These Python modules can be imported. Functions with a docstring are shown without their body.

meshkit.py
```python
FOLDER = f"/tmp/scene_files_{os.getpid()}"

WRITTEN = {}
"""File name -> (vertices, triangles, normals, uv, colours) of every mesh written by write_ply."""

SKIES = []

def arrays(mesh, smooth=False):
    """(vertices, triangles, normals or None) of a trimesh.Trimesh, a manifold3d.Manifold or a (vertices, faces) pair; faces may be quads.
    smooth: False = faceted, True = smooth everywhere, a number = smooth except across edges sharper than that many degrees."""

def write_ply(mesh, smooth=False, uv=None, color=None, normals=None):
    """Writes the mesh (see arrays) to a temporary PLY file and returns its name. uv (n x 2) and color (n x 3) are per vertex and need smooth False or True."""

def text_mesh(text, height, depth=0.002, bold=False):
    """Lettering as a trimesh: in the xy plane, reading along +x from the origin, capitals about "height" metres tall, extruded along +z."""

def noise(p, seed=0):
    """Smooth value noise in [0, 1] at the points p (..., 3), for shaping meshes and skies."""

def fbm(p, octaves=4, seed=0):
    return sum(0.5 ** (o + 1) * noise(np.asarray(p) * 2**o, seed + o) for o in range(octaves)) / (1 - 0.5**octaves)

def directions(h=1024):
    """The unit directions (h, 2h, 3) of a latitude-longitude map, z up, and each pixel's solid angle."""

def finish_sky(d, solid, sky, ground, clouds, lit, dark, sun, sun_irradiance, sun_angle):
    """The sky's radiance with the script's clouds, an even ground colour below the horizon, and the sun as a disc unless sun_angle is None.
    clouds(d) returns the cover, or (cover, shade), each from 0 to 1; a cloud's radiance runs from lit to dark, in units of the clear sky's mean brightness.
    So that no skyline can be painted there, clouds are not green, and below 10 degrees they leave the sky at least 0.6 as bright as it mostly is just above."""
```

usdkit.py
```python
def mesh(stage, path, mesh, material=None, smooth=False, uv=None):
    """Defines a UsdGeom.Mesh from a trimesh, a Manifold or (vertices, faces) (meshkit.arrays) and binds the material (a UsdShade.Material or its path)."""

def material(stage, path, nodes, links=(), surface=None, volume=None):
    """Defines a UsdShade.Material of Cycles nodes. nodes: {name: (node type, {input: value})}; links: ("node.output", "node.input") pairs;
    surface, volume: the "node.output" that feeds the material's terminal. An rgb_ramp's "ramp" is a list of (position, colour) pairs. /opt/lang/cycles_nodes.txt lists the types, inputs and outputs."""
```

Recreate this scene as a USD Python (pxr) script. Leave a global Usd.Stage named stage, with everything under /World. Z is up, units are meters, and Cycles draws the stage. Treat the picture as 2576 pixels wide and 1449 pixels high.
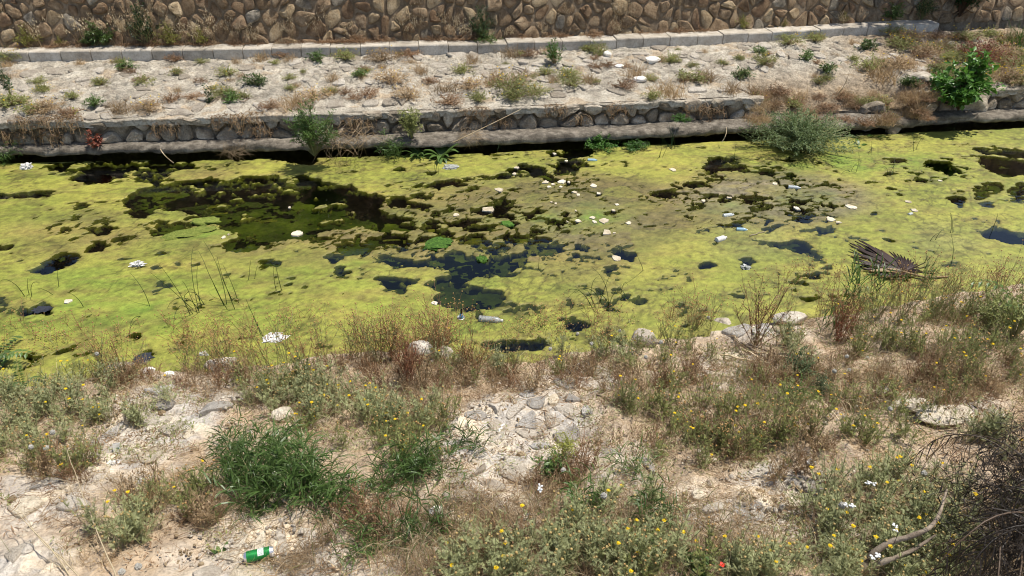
import math
import numpy as np
from scipy.ndimage import gaussian_filter, map_coordinates
from scipy.spatial import cKDTree, Voronoi
from PIL import Image, ImageDraw
import trimesh
from shapely.geometry import Polygon, box as sbox
from pxr import Usd, UsdGeom, UsdLux, UsdShade, Sdf, Gf, Vt
import usdkit
from meshkit import fbm, noise, text_mesh

stage = Usd.Stage.CreateInMemory()
UsdGeom.SetStageUpAxis(stage, 'Z')
W = UsdGeom.Xform.Define(stage, '/World')
stage.SetDefaultPrim(W.GetPrim())

# ------------------------------------------------------------------ camera, sun, sky
FPX, CX, CY = 1867., 1288., 724.5            # focal length and centre in pixels of a 2576 wide picture
PITCH, YAW, CAMH = math.radians(31.7), math.radians(7.7), 4.4
fw = np.array([math.sin(YAW)*math.cos(PITCH), math.cos(YAW)*math.cos(PITCH), -math.sin(PITCH)])
rt = np.array([math.cos(YAW), -math.sin(YAW), 0.])
up = np.cross(rt, fw)
EYE = np.array([0, 0, CAMH])
cam = UsdGeom.Camera.Define(stage, '/World/Camera')
cam.CreateHorizontalApertureAttr(36.0)
cam.CreateVerticalApertureAttr(20.25)
cam.CreateFocalLengthAttr(36.0*FPX/2576)
cam.CreateClippingRangeAttr(Gf.Vec2f(0.05, 2000))
EXPOSURE = 0.5
cam.CreateExposureAttr(EXPOSURE)
m4 = np.eye(4); m4[0, :3] = rt; m4[1, :3] = up; m4[2, :3] = -fw; m4[3, :3] = EYE
cam.AddTransformOp().Set(Gf.Matrix4d(*m4.ravel().tolist()))

SUN = np.array([0.34, 0.06, 0.0]); SUN[2] = math.sqrt(1-SUN@SUN)
SUN_EL, SUN_ROT = math.asin(SUN[2]), math.atan2(SUN[0], SUN[1])
sun = UsdLux.DistantLight.Define(stage, '/World/Sun')
sun.CreateIntensityAttr(1.25); sun.CreateAngleAttr(0.53); sun.CreateNormalizeAttr(True)
sun.CreateColorAttr(Gf.Vec3f(1.0, 0.95, 0.87))
zz = SUN; xx = np.cross([0, 1, 0], zz); xx /= np.linalg.norm(xx); yy = np.cross(zz, xx)
ms = np.eye(4); ms[0, :3] = xx; ms[1, :3] = yy; ms[2, :3] = zz
sun.AddTransformOp().Set(Gf.Matrix4d(*ms.ravel().tolist()))
sky = UsdLux.DomeLight.Define(stage, '/World/sky')
skymat = usdkit.material(stage, '/World/Looks/sky', {
    's': ('sky_texture', {'sky_type': 'single_scattering', 'sun_disc': False, 'sun_elevation': SUN_EL, 'sun_rotation': SUN_ROT, 'aerosol_density': 1.2}),
    'b': ('background_shader', {'strength': 0.10})}, [('s.color', 'b.color')], surface='b.background')
UsdShade.MaterialBindingAPI.Apply(sky.GetPrim()).Bind(skymat)
sky.GetPrim().SetCustomDataByKey('kind', 'structure')

# ------------------------------------------------------------------ helpers
def ray(px, py):
    d = fw*FPX + rt*(px-CX) + up*(CY-py)
    return d/np.linalg.norm(d)
def at(px, py, z=0.):
    """the world point of a level z that the photograph shows at a pixel (2576 wide)"""
    d = ray(px, py); return EYE + d*((z-CAMH)/d[2])
def on(px, py, zf, z0=0.5):
    p = at(px, py, z0)
    for _ in range(30):
        p = at(px, py, 0.5*p[2]+0.5*float(zf(p[0], p[1])))
    return p
def pxsize(p):
    """metres per pixel (of 2576) at a point"""
    return float((np.asarray(p)-EYE)@fw)/FPX
used = {}
def numbered(path):
    if path not in used:
        used[path] = 0; return path
    used[path] += 1
    return '%s_%03d' % (path, used[path])
def tag(p, label=None, cat=None, group=None, kind=None):
    p = p.GetPrim() if hasattr(p, 'GetPrim') else p
    for k, v in (('label', label), ('category', cat), ('group', group), ('kind', kind)):
        if v: p.SetCustomDataByKey(k, v)
    return p
def thing(name, label, cat, loc=(0, 0, 0), rot=(0, 0, 0), scale=(1, 1, 1), group=None, kind=None):
    x = UsdGeom.Xform.Define(stage, numbered('/World/'+name))
    x.AddTranslateOp().Set(Gf.Vec3d(*map(float, loc)))
    x.AddRotateXYZOp().Set(Gf.Vec3f(*map(float, rot)))
    x.AddScaleOp().Set(Gf.Vec3f(*map(float, scale)))
    return tag(x, label, cat, group, kind)
def obj(name, mesh, mat, parent=None, smooth=False, uv=None, tint=None):
    base = str(parent.GetPath()) if parent is not None else '/World'
    m = usdkit.mesh(stage, numbered(base+'/'+name), mesh, mat, smooth, uv)
    if tint is not None:
        UsdGeom.PrimvarsAPI(m).CreatePrimvar('tint', Sdf.ValueTypeNames.Color3fArray, 'vertex').Set(Vt.Vec3fArray.FromNumpy(np.asarray(tint, np.float32)))
    return m.GetPrim()
def copy_of(first, loc, rot=(0, 0, 0), scale=(1, 1, 1), label=None, group=None):
    was = first.GetCustomData()
    stem = str(first.GetPath()).split('/')[-1]
    stem = stem[:-4] if stem[-4:-3] == '_' and stem[-3:].isdigit() else stem
    t = thing(stem, label or was.get('label'), was.get('category'), loc, rot, scale, group or was.get('group'))
    t.GetReferences().AddInternalReference(first.GetPath()); t.SetInstanceable(True)
    return t

class MB:
    """collects triangles of one mesh"""
    def __init__(self): self.v, self.f, self.n = [], [], 0
    def add(self, v, f):
        v = np.asarray(v, float); f = np.asarray(f, int)
        if f.shape[1] == 4: f = np.vstack([f[:, [0, 1, 2]], f[:, [0, 2, 3]]])
        self.v.append(v); self.f.append(f+self.n); self.n += len(v); return self
    def tube(self, pts, r0, r1=None, sides=3):
        p = np.asarray(pts, float); n = len(p); r1 = r0 if r1 is None else r1
        t = np.gradient(p, axis=0); t /= np.linalg.norm(t, axis=1, keepdims=True)+1e-12
        a = np.cross(t, np.where(np.abs(t[:, 2:]) < .9, [0, 0, 1.], [1., 0, 0])); a /= np.linalg.norm(a, axis=1, keepdims=True)+1e-12
        b = np.cross(t, a); g = np.arange(sides)*2*np.pi/sides
        r = np.linspace(r0, r1, n)[:, None, None]
        v = p[:, None]+r*(np.cos(g)[None, :, None]*a[:, None]+np.sin(g)[None, :, None]*b[:, None])
        i, j = np.meshgrid(np.arange(n-1), np.arange(sides), indexing='ij')
        q = np.stack([i*sides+j, i*sides+(j+1) % sides, (i+1)*sides+(j+1) % sides, (i+1)*sides+j], -1).reshape(-1, 4)
        return self.add(v.reshape(-1, 3), q)
    def blade(self, pts, widths, side=None):
        """a flat leaf along a line of points"""
        p = np.asarray(pts, float); t = np.gradient(p, axis=0); t /= np.linalg.norm(t, axis=1, keepdims=True)+1e-12
        if side is None:
            side = np.cross(t, [0, 0, 1.]); 
            side = np.where(np.linalg.norm(side, axis=1, keepdims=True) < .05, [1., 0, 0], side)
        side = np.broadcast_to(side, p.shape); side = side/(np.linalg.norm(side, axis=1, keepdims=True)+1e-12)
        w = np.asarray(widths, float)[:, None]/2
        v = np.vstack([p-side*w, p+side*w]); n = len(p); i = np.arange(n-1)
        return self.add(v, np.stack([i, i+1, i+1+n, i+n], 1))
    def leaf(self, p, d, L, w, nrm):
        """a small pointed oval leaf of four triangles, folded a little along its middle"""
        d = d/np.linalg.norm(d); s = np.cross(d, nrm); s /= np.linalg.norm(s)+1e-9; k = np.cross(s, d)
        v = [p, p+d*L*.45+s*w/2+k*w*.12, p+d*L*.5-k*w*.05, p+d*L*.45-s*w/2+k*w*.12, p+d*L-k*L*.12]
        return self.add(v, [[0, 1, 2], [0, 2, 3], [1, 4, 2], [2, 4, 3]])
    def mesh(self):
        return (np.vstack(self.v), np.vstack(self.f)) if self.v else (np.zeros((3, 3)), np.array([[0, 1, 2]]))
    def __bool__(self): return self.n > 0

def grid_faces(nu, nv):
    i, j = np.meshgrid(np.arange(nu-1), np.arange(nv-1), indexing='ij')
    k = i*nv+j
    return np.stack([k, k+nv, k+nv+1, k+1], -1).reshape(-1, 4)
def smoothstep(a, b, x): t = np.clip((x-a)/(b-a), 0, 1); return t*t*(3-2*t)
def rough_lump(rng, size, sub=2, amp=.25, freq=1.6, flat=None):
    m = trimesh.creation.icosphere(sub); v = m.vertices.copy()
    o = rng.uniform(0, 50, 3)
    v *= (1+amp*2*(fbm(v*freq+o, 4)-.5))[:, None]
    # a few flattened sides, as broken stone has
    for _ in range(5):
        n = rng.normal(size=3); n /= np.linalg.norm(n); d = rng.uniform(.6, .85); h = v@n
        v -= np.outer(np.maximum(h-d, 0)*.85, n)
    v *= np.asarray(size)
    return v, m.faces

# ------------------------------------------------------------------ materials
Lk = '/World/Looks/'
def rocky(name, c1, c2, c3, scale=6., rough=.9, bump=.02, spots=0., vary=.25, tint=False):
    """stone, soil, concrete: three colours mixed by noise at two scales, pits and a bumpy surface"""
    n = {'p': ('geometry', {}), 'n1': ('noise_texture', {'scale': scale, 'detail': 6., 'roughness': .65}),
         'n2': ('noise_texture', {'scale': scale*7, 'detail': 5., 'roughness': .7}),
         'r1': ('rgb_ramp', {'ramp': [(.32, c1), (.5, c2), (.68, c3)]}),
         'r2': ('rgb_ramp', {'ramp': [(.25, (1-vary*1.4,)*3), (.5, (1., 1., 1.)), (.75, (1+vary*.8,)*3)]}),
         'm': ('mix_color', {'blend_type': 'multiply', 'fac': 1., 'use_clamp': False}),
         'oi': ('object_info', {}), 'rr': ('rgb_ramp', {'ramp': [(0, (1-vary, 1-vary*1.1, 1-vary*1.25)), (.5, (1, .98, .95)), (1, (1+vary*.5, 1+vary*.5, 1+vary*.5))]}),
         'm2': ('mix_color', {'blend_type': 'multiply', 'fac': 1., 'use_clamp': False}),
         'b': ('bump', {'strength': .9, 'distance': bump}), 'ad': ('math', {'math_type': 'add'}),
         'b_': ('principled_bsdf', {'roughness': rough, 'specular_ior_level': .25})}
    l = [('p.position', 'n1.vector'), ('p.position', 'n2.vector'), ('n1.fac', 'r1.fac'), ('n2.fac', 'r2.fac'),
         ('r1.color', 'm.a'), ('r2.color', 'm.b'), ('oi.random', 'rr.fac'), ('m.result', 'm2.a'), ('rr.color', 'm2.b'),
         ('n1.fac', 'ad.value1'), ('n2.fac', 'ad.value2'), ('ad.value', 'b.height'), ('b.normal', 'b_.normal')]
    last = 'm2.result'
    if spots:
        n['v'] = ('voronoi_texture', {'scale': scale*5}); n['vr'] = ('rgb_ramp', {'ramp': [(.12, (.35, .3, .25)), (.22, (1, 1, 1))]})
        n['m3'] = ('mix_color', {'blend_type': 'multiply', 'fac': spots, 'use_clamp': False})
        l += [('p.position', 'v.vector'), ('v.distance', 'vr.fac'), (last, 'm3.a'), ('vr.color', 'm3.b')]; last = 'm3.result'
    if tint:
        n['at'] = ('attribute', {'attribute': 'tint'}); n['m4'] = ('mix_color', {'blend_type': 'multiply', 'fac': 1., 'use_clamp': False})
        l += [(last, 'm4.a'), ('at.color', 'm4.b')]; last = 'm4.result'
    l.append((last, 'b_.base_color'))
    return usdkit.material(stage, Lk+name, n, l, surface='b_.BSDF')
def leafy(name, cols, trans=.3, rough=.55, vary=.35):
    """leaves and stems: colours picked per leaf, and lighter or darker per plant"""
    k = len(cols)
    ramp = [(i/(k-1) if k > 1 else 0, c) for i, c in enumerate(cols)] if k > 1 else [(0, cols[0]), (1, cols[0])]
    n = {'g': ('geometry', {}), 'r': ('rgb_ramp', {'ramp': ramp}), 'oi': ('object_info', {}),
         'ov': ('rgb_ramp', {'ramp': [(0, (1-vary,)*3), (1, (1+vary*.6, 1+vary*.6, 1+vary*.5))]}),
         'm': ('mix_color', {'blend_type': 'multiply', 'fac': 1., 'use_clamp': False}),
         'p': ('principled_bsdf', {'roughness': rough, 'specular_ior_level': .35}), 't': ('translucent_bsdf', {}), 'x': ('mix_closure', {'fac': trans})}
    l = [('g.random_per_island', 'r.fac'), ('oi.random', 'ov.fac'), ('r.color', 'm.a'), ('ov.color', 'm.b'), ('m.result', 'p.base_color'), ('m.result', 't.color'),
         ('p.BSDF', 'x.closure1'), ('t.BSDF', 'x.closure2')]
    return usdkit.material(stage, Lk+name, n, l, surface='x.closure')
def plain(name, col, rough=.5, metal=0., trans=0., vary=.0, **kw):
    n = {'p': ('principled_bsdf', {'roughness': rough, 'metallic': metal, 'base_color': col, **kw})}; l = []
    if vary:
        n['g'] = ('geometry', {}); n['n'] = ('noise_texture', {'scale': 25., 'detail': 4.})
        n['r'] = ('rgb_ramp', {'ramp': [(.3, tuple(c*(1-vary) for c in col)), (.6, col), (.8, tuple(min(c*(1+vary*.3), .95) for c in col))]})
        l = [('g.position', 'n.vector'), ('n.fac', 'r.fac'), ('r.color', 'p.base_color')]
    return usdkit.material(stage, Lk+name, n, l, surface='p.BSDF')
def wallstone(name, c1, c2, c3): return rocky(name, c1, c2, c3, scale=7., bump=.05, spots=.8, vary=.26)
M = {}
M['stone_tan'] = wallstone('stone_tan', (.15, .10, .058), (.27, .19, .115), (.385, .295, .19))
M['stone_cream'] = wallstone('stone_cream', (.24, .17, .095), (.39, .295, .18), (.50, .40, .265))
M['stone_rust'] = wallstone('stone_rust', (.14, .085, .05), (.235, .155, .092), (.33, .24, .15))
M['stone_grey'] = wallstone('stone_grey', (.13, .11, .085), (.27, .235, .18), (.40, .35, .28))
M['mortar'] = rocky('mortar', (.13, .098, .064), (.195, .148, .098), (.275, .22, .155), scale=9., bump=.02)
M['wet_stone'] = rocky('wet_stone', (.085, .07, .05), (.19, .16, .12), (.33, .285, .22), scale=6., bump=.03, vary=.3)
M['low_stone'] = rocky('low_stone', (.17, .14, .105), (.31, .265, .205), (.47, .42, .335), scale=6., bump=.03, vary=.3, spots=.4)
M['concrete'] = rocky('concrete', (.26, .23, .185), (.36, .325, .27), (.45, .415, .355), scale=5., bump=.012, vary=.2)
M['kerb_front'] = rocky('ledge_concrete', (.085, .073, .058), (.20, .175, .14), (.37, .33, .27), scale=8., bump=.06, vary=.2)
M['slope'] = rocky('slope', (.31, .27, .22), (.43, .385, .32), (.55, .50, .425), scale=4.2, bump=.045, vary=.42, tint=True)
M['slope_stone'] = rocky('slope_stone', (.29, .25, .205), (.40, .36, .30), (.50, .455, .385), scale=7., bump=.05, vary=.34)
M['bank'] = rocky('bank', (.72, .72, .74), (1., 1., 1.), (1.2, 1.16, 1.1), scale=5., bump=.025, vary=.36, tint=True, spots=.2)
M['rock'] = rocky('rock', (.30, .26, .21), (.47, .42, .35), (.60, .55, .46), scale=6., bump=.03, vary=.2, spots=.3)
M['cream_rock'] = rocky('cream_rock', (.40, .34, .25), (.56, .49, .38), (.68, .61, .50), scale=9., bump=.03, vary=.2, spots=.3)
M['bank_cream'] = rocky('bank_cream', (.42, .35, .25), (.56, .485, .365), (.66, .59, .47), scale=9., bump=.03, vary=.3, spots=.4)
M['bank_grey'] = rocky('bank_grey', (.26, .245, .225), (.37, .35, .32), (.48, .455, .415), scale=9., bump=.03, vary=.3, spots=.4)
M['bank_dust'] = rocky('bank_dust', (.32, .275, .22), (.44, .39, .32), (.54, .485, .405), scale=9., bump=.03, vary=.3, spots=.3)
M['white_rock'] = rocky('white_rock', (.62, .58, .50), (.74, .71, .65), (.82, .80, .76), scale=8., bump=.012, vary=.1)
M['foam'] = rocky('foam', (.38, .32, .22), (.52, .46, .35), (.60, .555, .46), scale=14., bump=.008, vary=.25)

# ------------------------------------------------------------------ the shape of the place (x along the canal, y across it, water at z = 0)
def curve(*pts):
    p = np.array(pts, float)
    return lambda s: np.interp(s, p[:, 0], p[:, 1])
wall_top_t = curve((-20, 12.2), (-6.2, 11.94), (-3.4, 11.76), (-.3, 11.62), (3, 11.58), (5.7, 11.58), (9.9, 11.45), (25, 11.4))
kerb_t = curve((-20, 14.9), (-7.2, 14.45), (-3.05, 14.12), (-.2, 13.98), (1.9, 13.9), (5.85, 14.0), (9.3, 14.3), (25, 14.9))
ledge_t = curve((-20, 12.0), (-6.1, 11.72), (-4.6, 11.6), (-2.1, 11.36), (.95, 11.18), (4.2, 11.16), (10.5, 11.1), (25, 11.0))
edge_t = curve((-20, 5.8), (-8, 5.85), (-3.9, 5.84), (-2.5, 5.85), (-.7, 5.92), (.1, 5.78), (.76, 5.6), (2, 5.68), (3.3, 5.85), (4.6, 5.9), (6.5, 6.2), (10, 6.5), (25, 6.5))
bank_profile = curve((-40, 1.5), (0, 1.32), (2.3, .94), (4.5, .44), (5.55, .2), (5.85, .07), (6.1, -.12), (6.7, -.4), (8, -.45))
WALLZ, KERBZ = .60, .90
def collapsed(s): return smoothstep(5.5, 6.1, s)*(1-smoothstep(8.3, 8.7, s))
def z_slope(s, t):
    a, b = wall_top_t(s), kerb_t(s); v = np.clip((t-a)/(b-a), 0, 1)
    z = WALLZ+(KERBZ-WALLZ)*v+.05*np.sin(v*np.pi)*0
    low = np.interp(v, (0, .3, .62, 1), (.22, .60, .80, KERBZ))
    return z+(np.minimum(z, low)-z)*collapsed(s)
def z_bank(s, t):
    t2 = np.asarray(t)-(edge_t(s)-5.85)*smoothstep(3.5, 5.8, t)
    p = np.stack(np.broadcast_arrays(np.asarray(s, float), np.asarray(t, float), np.zeros(np.shape(s))), -1)
    wet = smoothstep(6.6, 5.9, t2)
    rug = np.abs(fbm(p*2.6+7, 3)-.5)
    return bank_profile(t2)+((fbm(p*1.1, 3)-.5)*.22+(.06-rug*.28)*.6)*wet

# canal bed and water
g = np.meshgrid(np.linspace(-9, 15, 120), np.linspace(5.4, 12, 50), indexing='ij')
P = np.stack([g[0], g[1], g[0]*0-.42], -1).reshape(-1, 3); P[:, 2] += (fbm(P*.9, 3)-.5)*.25
M['bed'] = rocky('bed', (.014, .019, .006), (.042, .055, .013), (.115, .13, .03), scale=1.6, bump=.02, vary=.3)
o = obj('canal_bed', (P, grid_faces(120, 50)), M['bed'], smooth=True); tag(o, kind='structure')
outer = MB()
for (x0, x1) in ((-60, -9), (15, 60)):
    outer.add([[x0, 5, -.5], [x1, 5, -.5], [x1, 12.5, -.5], [x0, 12.5, -.5]], [[0, 1, 2, 3]])
tag(obj('canal_bed', outer.mesh(), M['bed']), kind='structure')
M['water'] = usdkit.material(stage, Lk+'water', {
    'ge': ('geometry', {}), 'n': ('noise_texture', {'scale': 5., 'detail': 3.}), 'b': ('bump', {'strength': .25, 'distance': .01}),
    'f': ('fresnel', {'IOR': 1.33}), 't': ('transparent_bsdf', {'color': (.56, .62, .34)}), 'g': ('glossy_bsdf', {'roughness': .03, 'color': (1, 1, 1)}), 'x': ('mix_closure', {})},
    [('ge.position', 'n.vector'), ('n.fac', 'b.height'), ('b.normal', 'g.normal'), ('b.normal', 'f.normal'), ('f.fac', 'x.fac'), ('t.BSDF', 'x.closure1'), ('g.BSDF', 'x.closure2')], surface='x.closure')
wv = np.array([[-60, 5, 0], [60, 5, 0], [60, 12.4, 0], [-60, 12.4, 0]], float)
tag(obj('water', (wv, np.array([[0, 1, 2, 3]])), M['water']), kind='structure')

# ------------------------------------------------------------------ floating algae: where it lies, read off the photograph
S0, S1, T0, T1, DS, DT = -8.0, 13.2, 5.3, 11.9, .016, .021
NS, NT = int((S1-S0)/DS), int((T1-T0)/DT)
def world_poly(pts): return [((q[0]-S0)/DS, (q[1]-T0)/DT) for q in (at(x, y, 0) for x, y in pts)]
def ell(cx, cy, rx, ry, rot=0.):
    a = np.arange(18)*2*np.pi/18; c, s = math.cos(rot), math.sin(rot)
    return [(cx+rx*math.cos(k)*c-ry*math.sin(k)*s, cy+rx*math.cos(k)*s+ry*math.sin(k)*c) for k in a]
def M_(*z): return [(858.7+x/3, 483+y/3) for x, y in z]      # notes taken on enlarged sixths of the photograph
def R_(*z): return [(1717.3+x/3, 483+y/3) for x, y in z]
water_polys = [
 ('-', [(90, 425), (110, 410), (300, 398), (560, 393), (790, 386), (800, 400), (775, 440), (800, 455), (880, 472), (965, 497), (950, 525), (1010, 550), (960, 580), (830, 572), (760, 600), (700, 600), (620, 640), (560, 630), (590, 590), (540, 575), (480, 590), (385, 595), (400, 570), (470, 560), (455, 530), (330, 525), (308, 505), (340, 478), (230, 462), (140, 440)]),
 ('+', [(483, 408), (520, 402), (640, 400), (720, 404), (775, 420), (780, 437), (720, 445), (640, 440), (560, 425), (490, 418)]),
 ('+', [(430, 437), (470, 425), (560, 425), (600, 440), (575, 450), (450, 450)]),
 ('+', [(163, 420), (190, 413), (230, 416), (200, 424)]),
 ('+', [(0, 430), (90, 428), (217, 430), (180, 445), (140, 462), (120, 470), (0, 483)]),
 ('+', [(120, 478), (250, 462), (400, 462), (330, 480), (300, 500), (160, 520), (100, 500)]),
 ('-', [(-40, 487), (140, 478), (135, 490), (-40, 507)]),
 ('+', [(400, 603), (480, 573), (545, 565), (532, 587), (450, 610)]), ('+', [(480, 555), (515, 545), (556, 546), (530, 565), (490, 567)]),
 ('-', ell(352, 537, 34, 11)), ('-', [(380, 597), (400, 567), (462, 553), (455, 572), (420, 592)]), ('-', [(160, 609), (200, 585), (265, 571), (298, 574), (230, 602)]),
 ('-', ell(245, 623, 24, 10, -.2)), ('-', [(75, 687), (100, 665), (150, 640), (198, 638), (182, 662), (130, 690)]), ('-', ell(400, 635, 42, 9)), ('-', ell(318, 647, 20, 5)),
 ('-', ell(678, 662, 32, 15)), ('-', ell(838, 650, 26, 13)), ('-', ell(108, 782, 27, 15)), ('-', ell(60, 787, 26, 7)), ('-', [(330, 918), (355, 888), (388, 870), (385, 900), (365, 915)]),
 ('-', ell(347, 848, 13, 8)), ('-', ell(8, 622, 32, 10)), ('-', ell(857, 677, 12, 10)), ('-', ell(235, 790, 16, 6)),
 ('-', [(858, 483), (960, 490), (958, 508), (930, 522), (858, 548)]), ('-', [(990, 488), (1020, 503), (1092, 518), (1077, 532), (1000, 512)]), ('-', ell(955, 560, 26, 11)),
 ('-', ell(1120, 585, 28, 11)), ('-', ell(1015, 570, 36, 10)), ('-', ell(1205, 572, 42, 10)),
 ('-', M_((1050, 350), (1250, 325), (1400, 305), (1560, 325), (1650, 365), (1715, 420), (1600, 450), (1540, 465), (1450, 475), (1430, 450), (1380, 385), (1250, 390), (1180, 410), (1200, 450), (1100, 480), (1060, 440))),
 ('-', M_((820, 430), (920, 460), (910, 500), (1050, 485), (1100, 495), (1200, 465), (1330, 475), (1410, 500), (1360, 570), (1290, 600), (1280, 635), (1200, 650), (1080, 635), (950, 675), (880, 655), (800, 585), (745, 560), (815, 510))),
 ('-', M_((620, 690), (720, 640), (830, 630), (900, 675), (940, 715), (1000, 695), (1090, 725), (1110, 690), (1190, 735), (1250, 770), (1190, 835), (1100, 890), (960, 870), (850, 880), (750, 850), (705, 780), (755, 740))),
 ('+', M_((950, 655), (1060, 630), (1110, 670), (1100, 715), (1010, 690))),
 ('-', M_((240, 635), (300, 625), (420, 685), (530, 695), (485, 745), (380, 748), (300, 695))), ('-', M_((-20, 405), (150, 385), (230, 440), (100, 485), (-20, 495))),
 ('-', [(940, 600), (1000, 590), (1060, 600), (1050, 612), (980, 618), (930, 612)]), ('-', [(1130, 560), (1190, 548), (1210, 560), (1150, 572)]), ('-', [(1150, 600), (1215, 588), (1240, 600), (1180, 618)]), ('-', [(860, 610), (930, 625), (925, 645), (860, 640)]), ('-', [(960, 640), (1060, 655), (1120, 650), (1110, 672), (1000, 672)]), ('-', [(1180, 520), (1260, 515), (1290, 530), (1200, 536)]), ('-', [(960, 690), (1060, 700), (1050, 720), (975, 712)]), ('-', ell(1357, 533, 22, 9)), ('-', ell(1575, 640, 25, 10)), ('-', ell(1613, 655, 22, 4)), ('-', ell(1541, 690, 29, 17, .3)), ('-', ell(1462, 718, 22, 9)), ('-', ell(1596, 748, 36, 13)),
 ('-', [(1406, 795), (1442, 792), (1492, 817), (1440, 824)]), ('-', [(1160, 848), (1280, 860), (1382, 853), (1377, 874), (1270, 884), (1185, 870)]), ('-', [(1036, 852), (1080, 833), (1143, 848), (1143, 884), (1100, 874), (1060, 868)]),
 ('-', [(1340, 838), (1380, 832), (1375, 845), (1345, 848)]), ('-', ell(1205, 793, 10, 16)),
 ('-', [(1218, 450), (1270, 433), (1310, 407), (1372, 423), (1378, 447), (1290, 442), (1240, 457)]), ('-', [(1355, 380), (1420, 368), (1503, 378), (1465, 395), (1400, 394)]),
 ('-', [(1400, 402), (1470, 398), (1500, 418), (1440, 425), (1410, 440)]), ('-', ell(870, 478, 30, 9)), ('-', [(1005, 470), (1100, 457), (1220, 438), (1227, 448), (1110, 471), (1020, 476)]), ('-', ell(1090, 435, 22, 5)), ('-', ell(1010, 425, 18, 4)),
 ('-', [(1763, 427), (1790, 393), (1850, 398), (1880, 413), (1950, 430), (1940, 439), (1850, 432), (1800, 424)]), ('-', [(1714, 459), (1770, 453), (1788, 468), (1740, 474)]),
 ('-', ell(2258, 404, 18, 5)), ('-', [(2308, 413), (2340, 402), (2402, 409), (2360, 421)]), ('-', [(2333, 421), (2400, 424), (2424, 436), (2360, 434)]), ('-', [(2445, 374), (2500, 367), (2600, 383), (2600, 398), (2480, 387)]),
 ('-', [(2450, 407), (2480, 393), (2600, 403), (2600, 432), (2530, 447), (2495, 432)]), ('-', [(2445, 472), (2480, 453), (2520, 453), (2518, 492), (2458, 502)]), ('-', [(2495, 508), (2530, 483), (2560, 458), (2620, 448), (2620, 515), (2540, 512)]),
 ('-', ell(2238, 473, 21, 5)), ('-', ell(1912, 497, 34, 5)), ('-', ell(1890, 510, 18, 4)), ('-', ell(1935, 544, 24, 6)), ('-', ell(1855, 566, 24, 9)), ('-', ell(2017, 550, 24, 8)), ('-', ell(2195, 540, 15, 8)),
 ('-', [(2383, 497), (2420, 491), (2432, 522), (2408, 532)]), ('-', ell(1932, 582, 19, 6)), ('-', ell(1797, 612, 19, 7)), ('-', [(1890, 600), (1940, 603), (1953, 616), (1900, 612)]), ('-', [(1953, 611), (2000, 602), (2042, 617), (2047, 632), (2000, 634), (1957, 622)]),
 ('-', ell(1878, 655, 21, 16)), ('-', ell(1787, 668, 32, 8)), ('-', ell(2030, 690, 40, 8)), ('-', ell(2080, 670, 13, 7)), ('-', [(2198, 590), (2230, 594), (2253, 613), (2213, 607)]), ('-', ell(2220, 578, 14, 5)),
 ('-', [(2455, 597), (2500, 572), (2530, 577), (2600, 597), (2600, 624), (2510, 608)]), ('-', ell(2485, 515, 18, 8)), ('-', ell(1857, 745, 19, 8)), ('-', [(1700, 704), (1765, 696), (1782, 705), (1740, 712)]),
 ('-', [(2040, 640), (2068, 640), (2075, 655), (2058, 655)]), ('-', ell(2150, 640, 14, 5)),
]
img = Image.new('L', (NS, NT), 255); dr = ImageDraw.Draw(img)
for sign, pts in water_polys: dr.polygon(world_poly(pts), fill=0 if sign == '-' else 255)
mask = np.asarray(img, float).T/255*2-1                    # (NS, NT): +1 algae, -1 open water
mask = gaussian_filter(mask, (2.5, 2.0))
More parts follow.
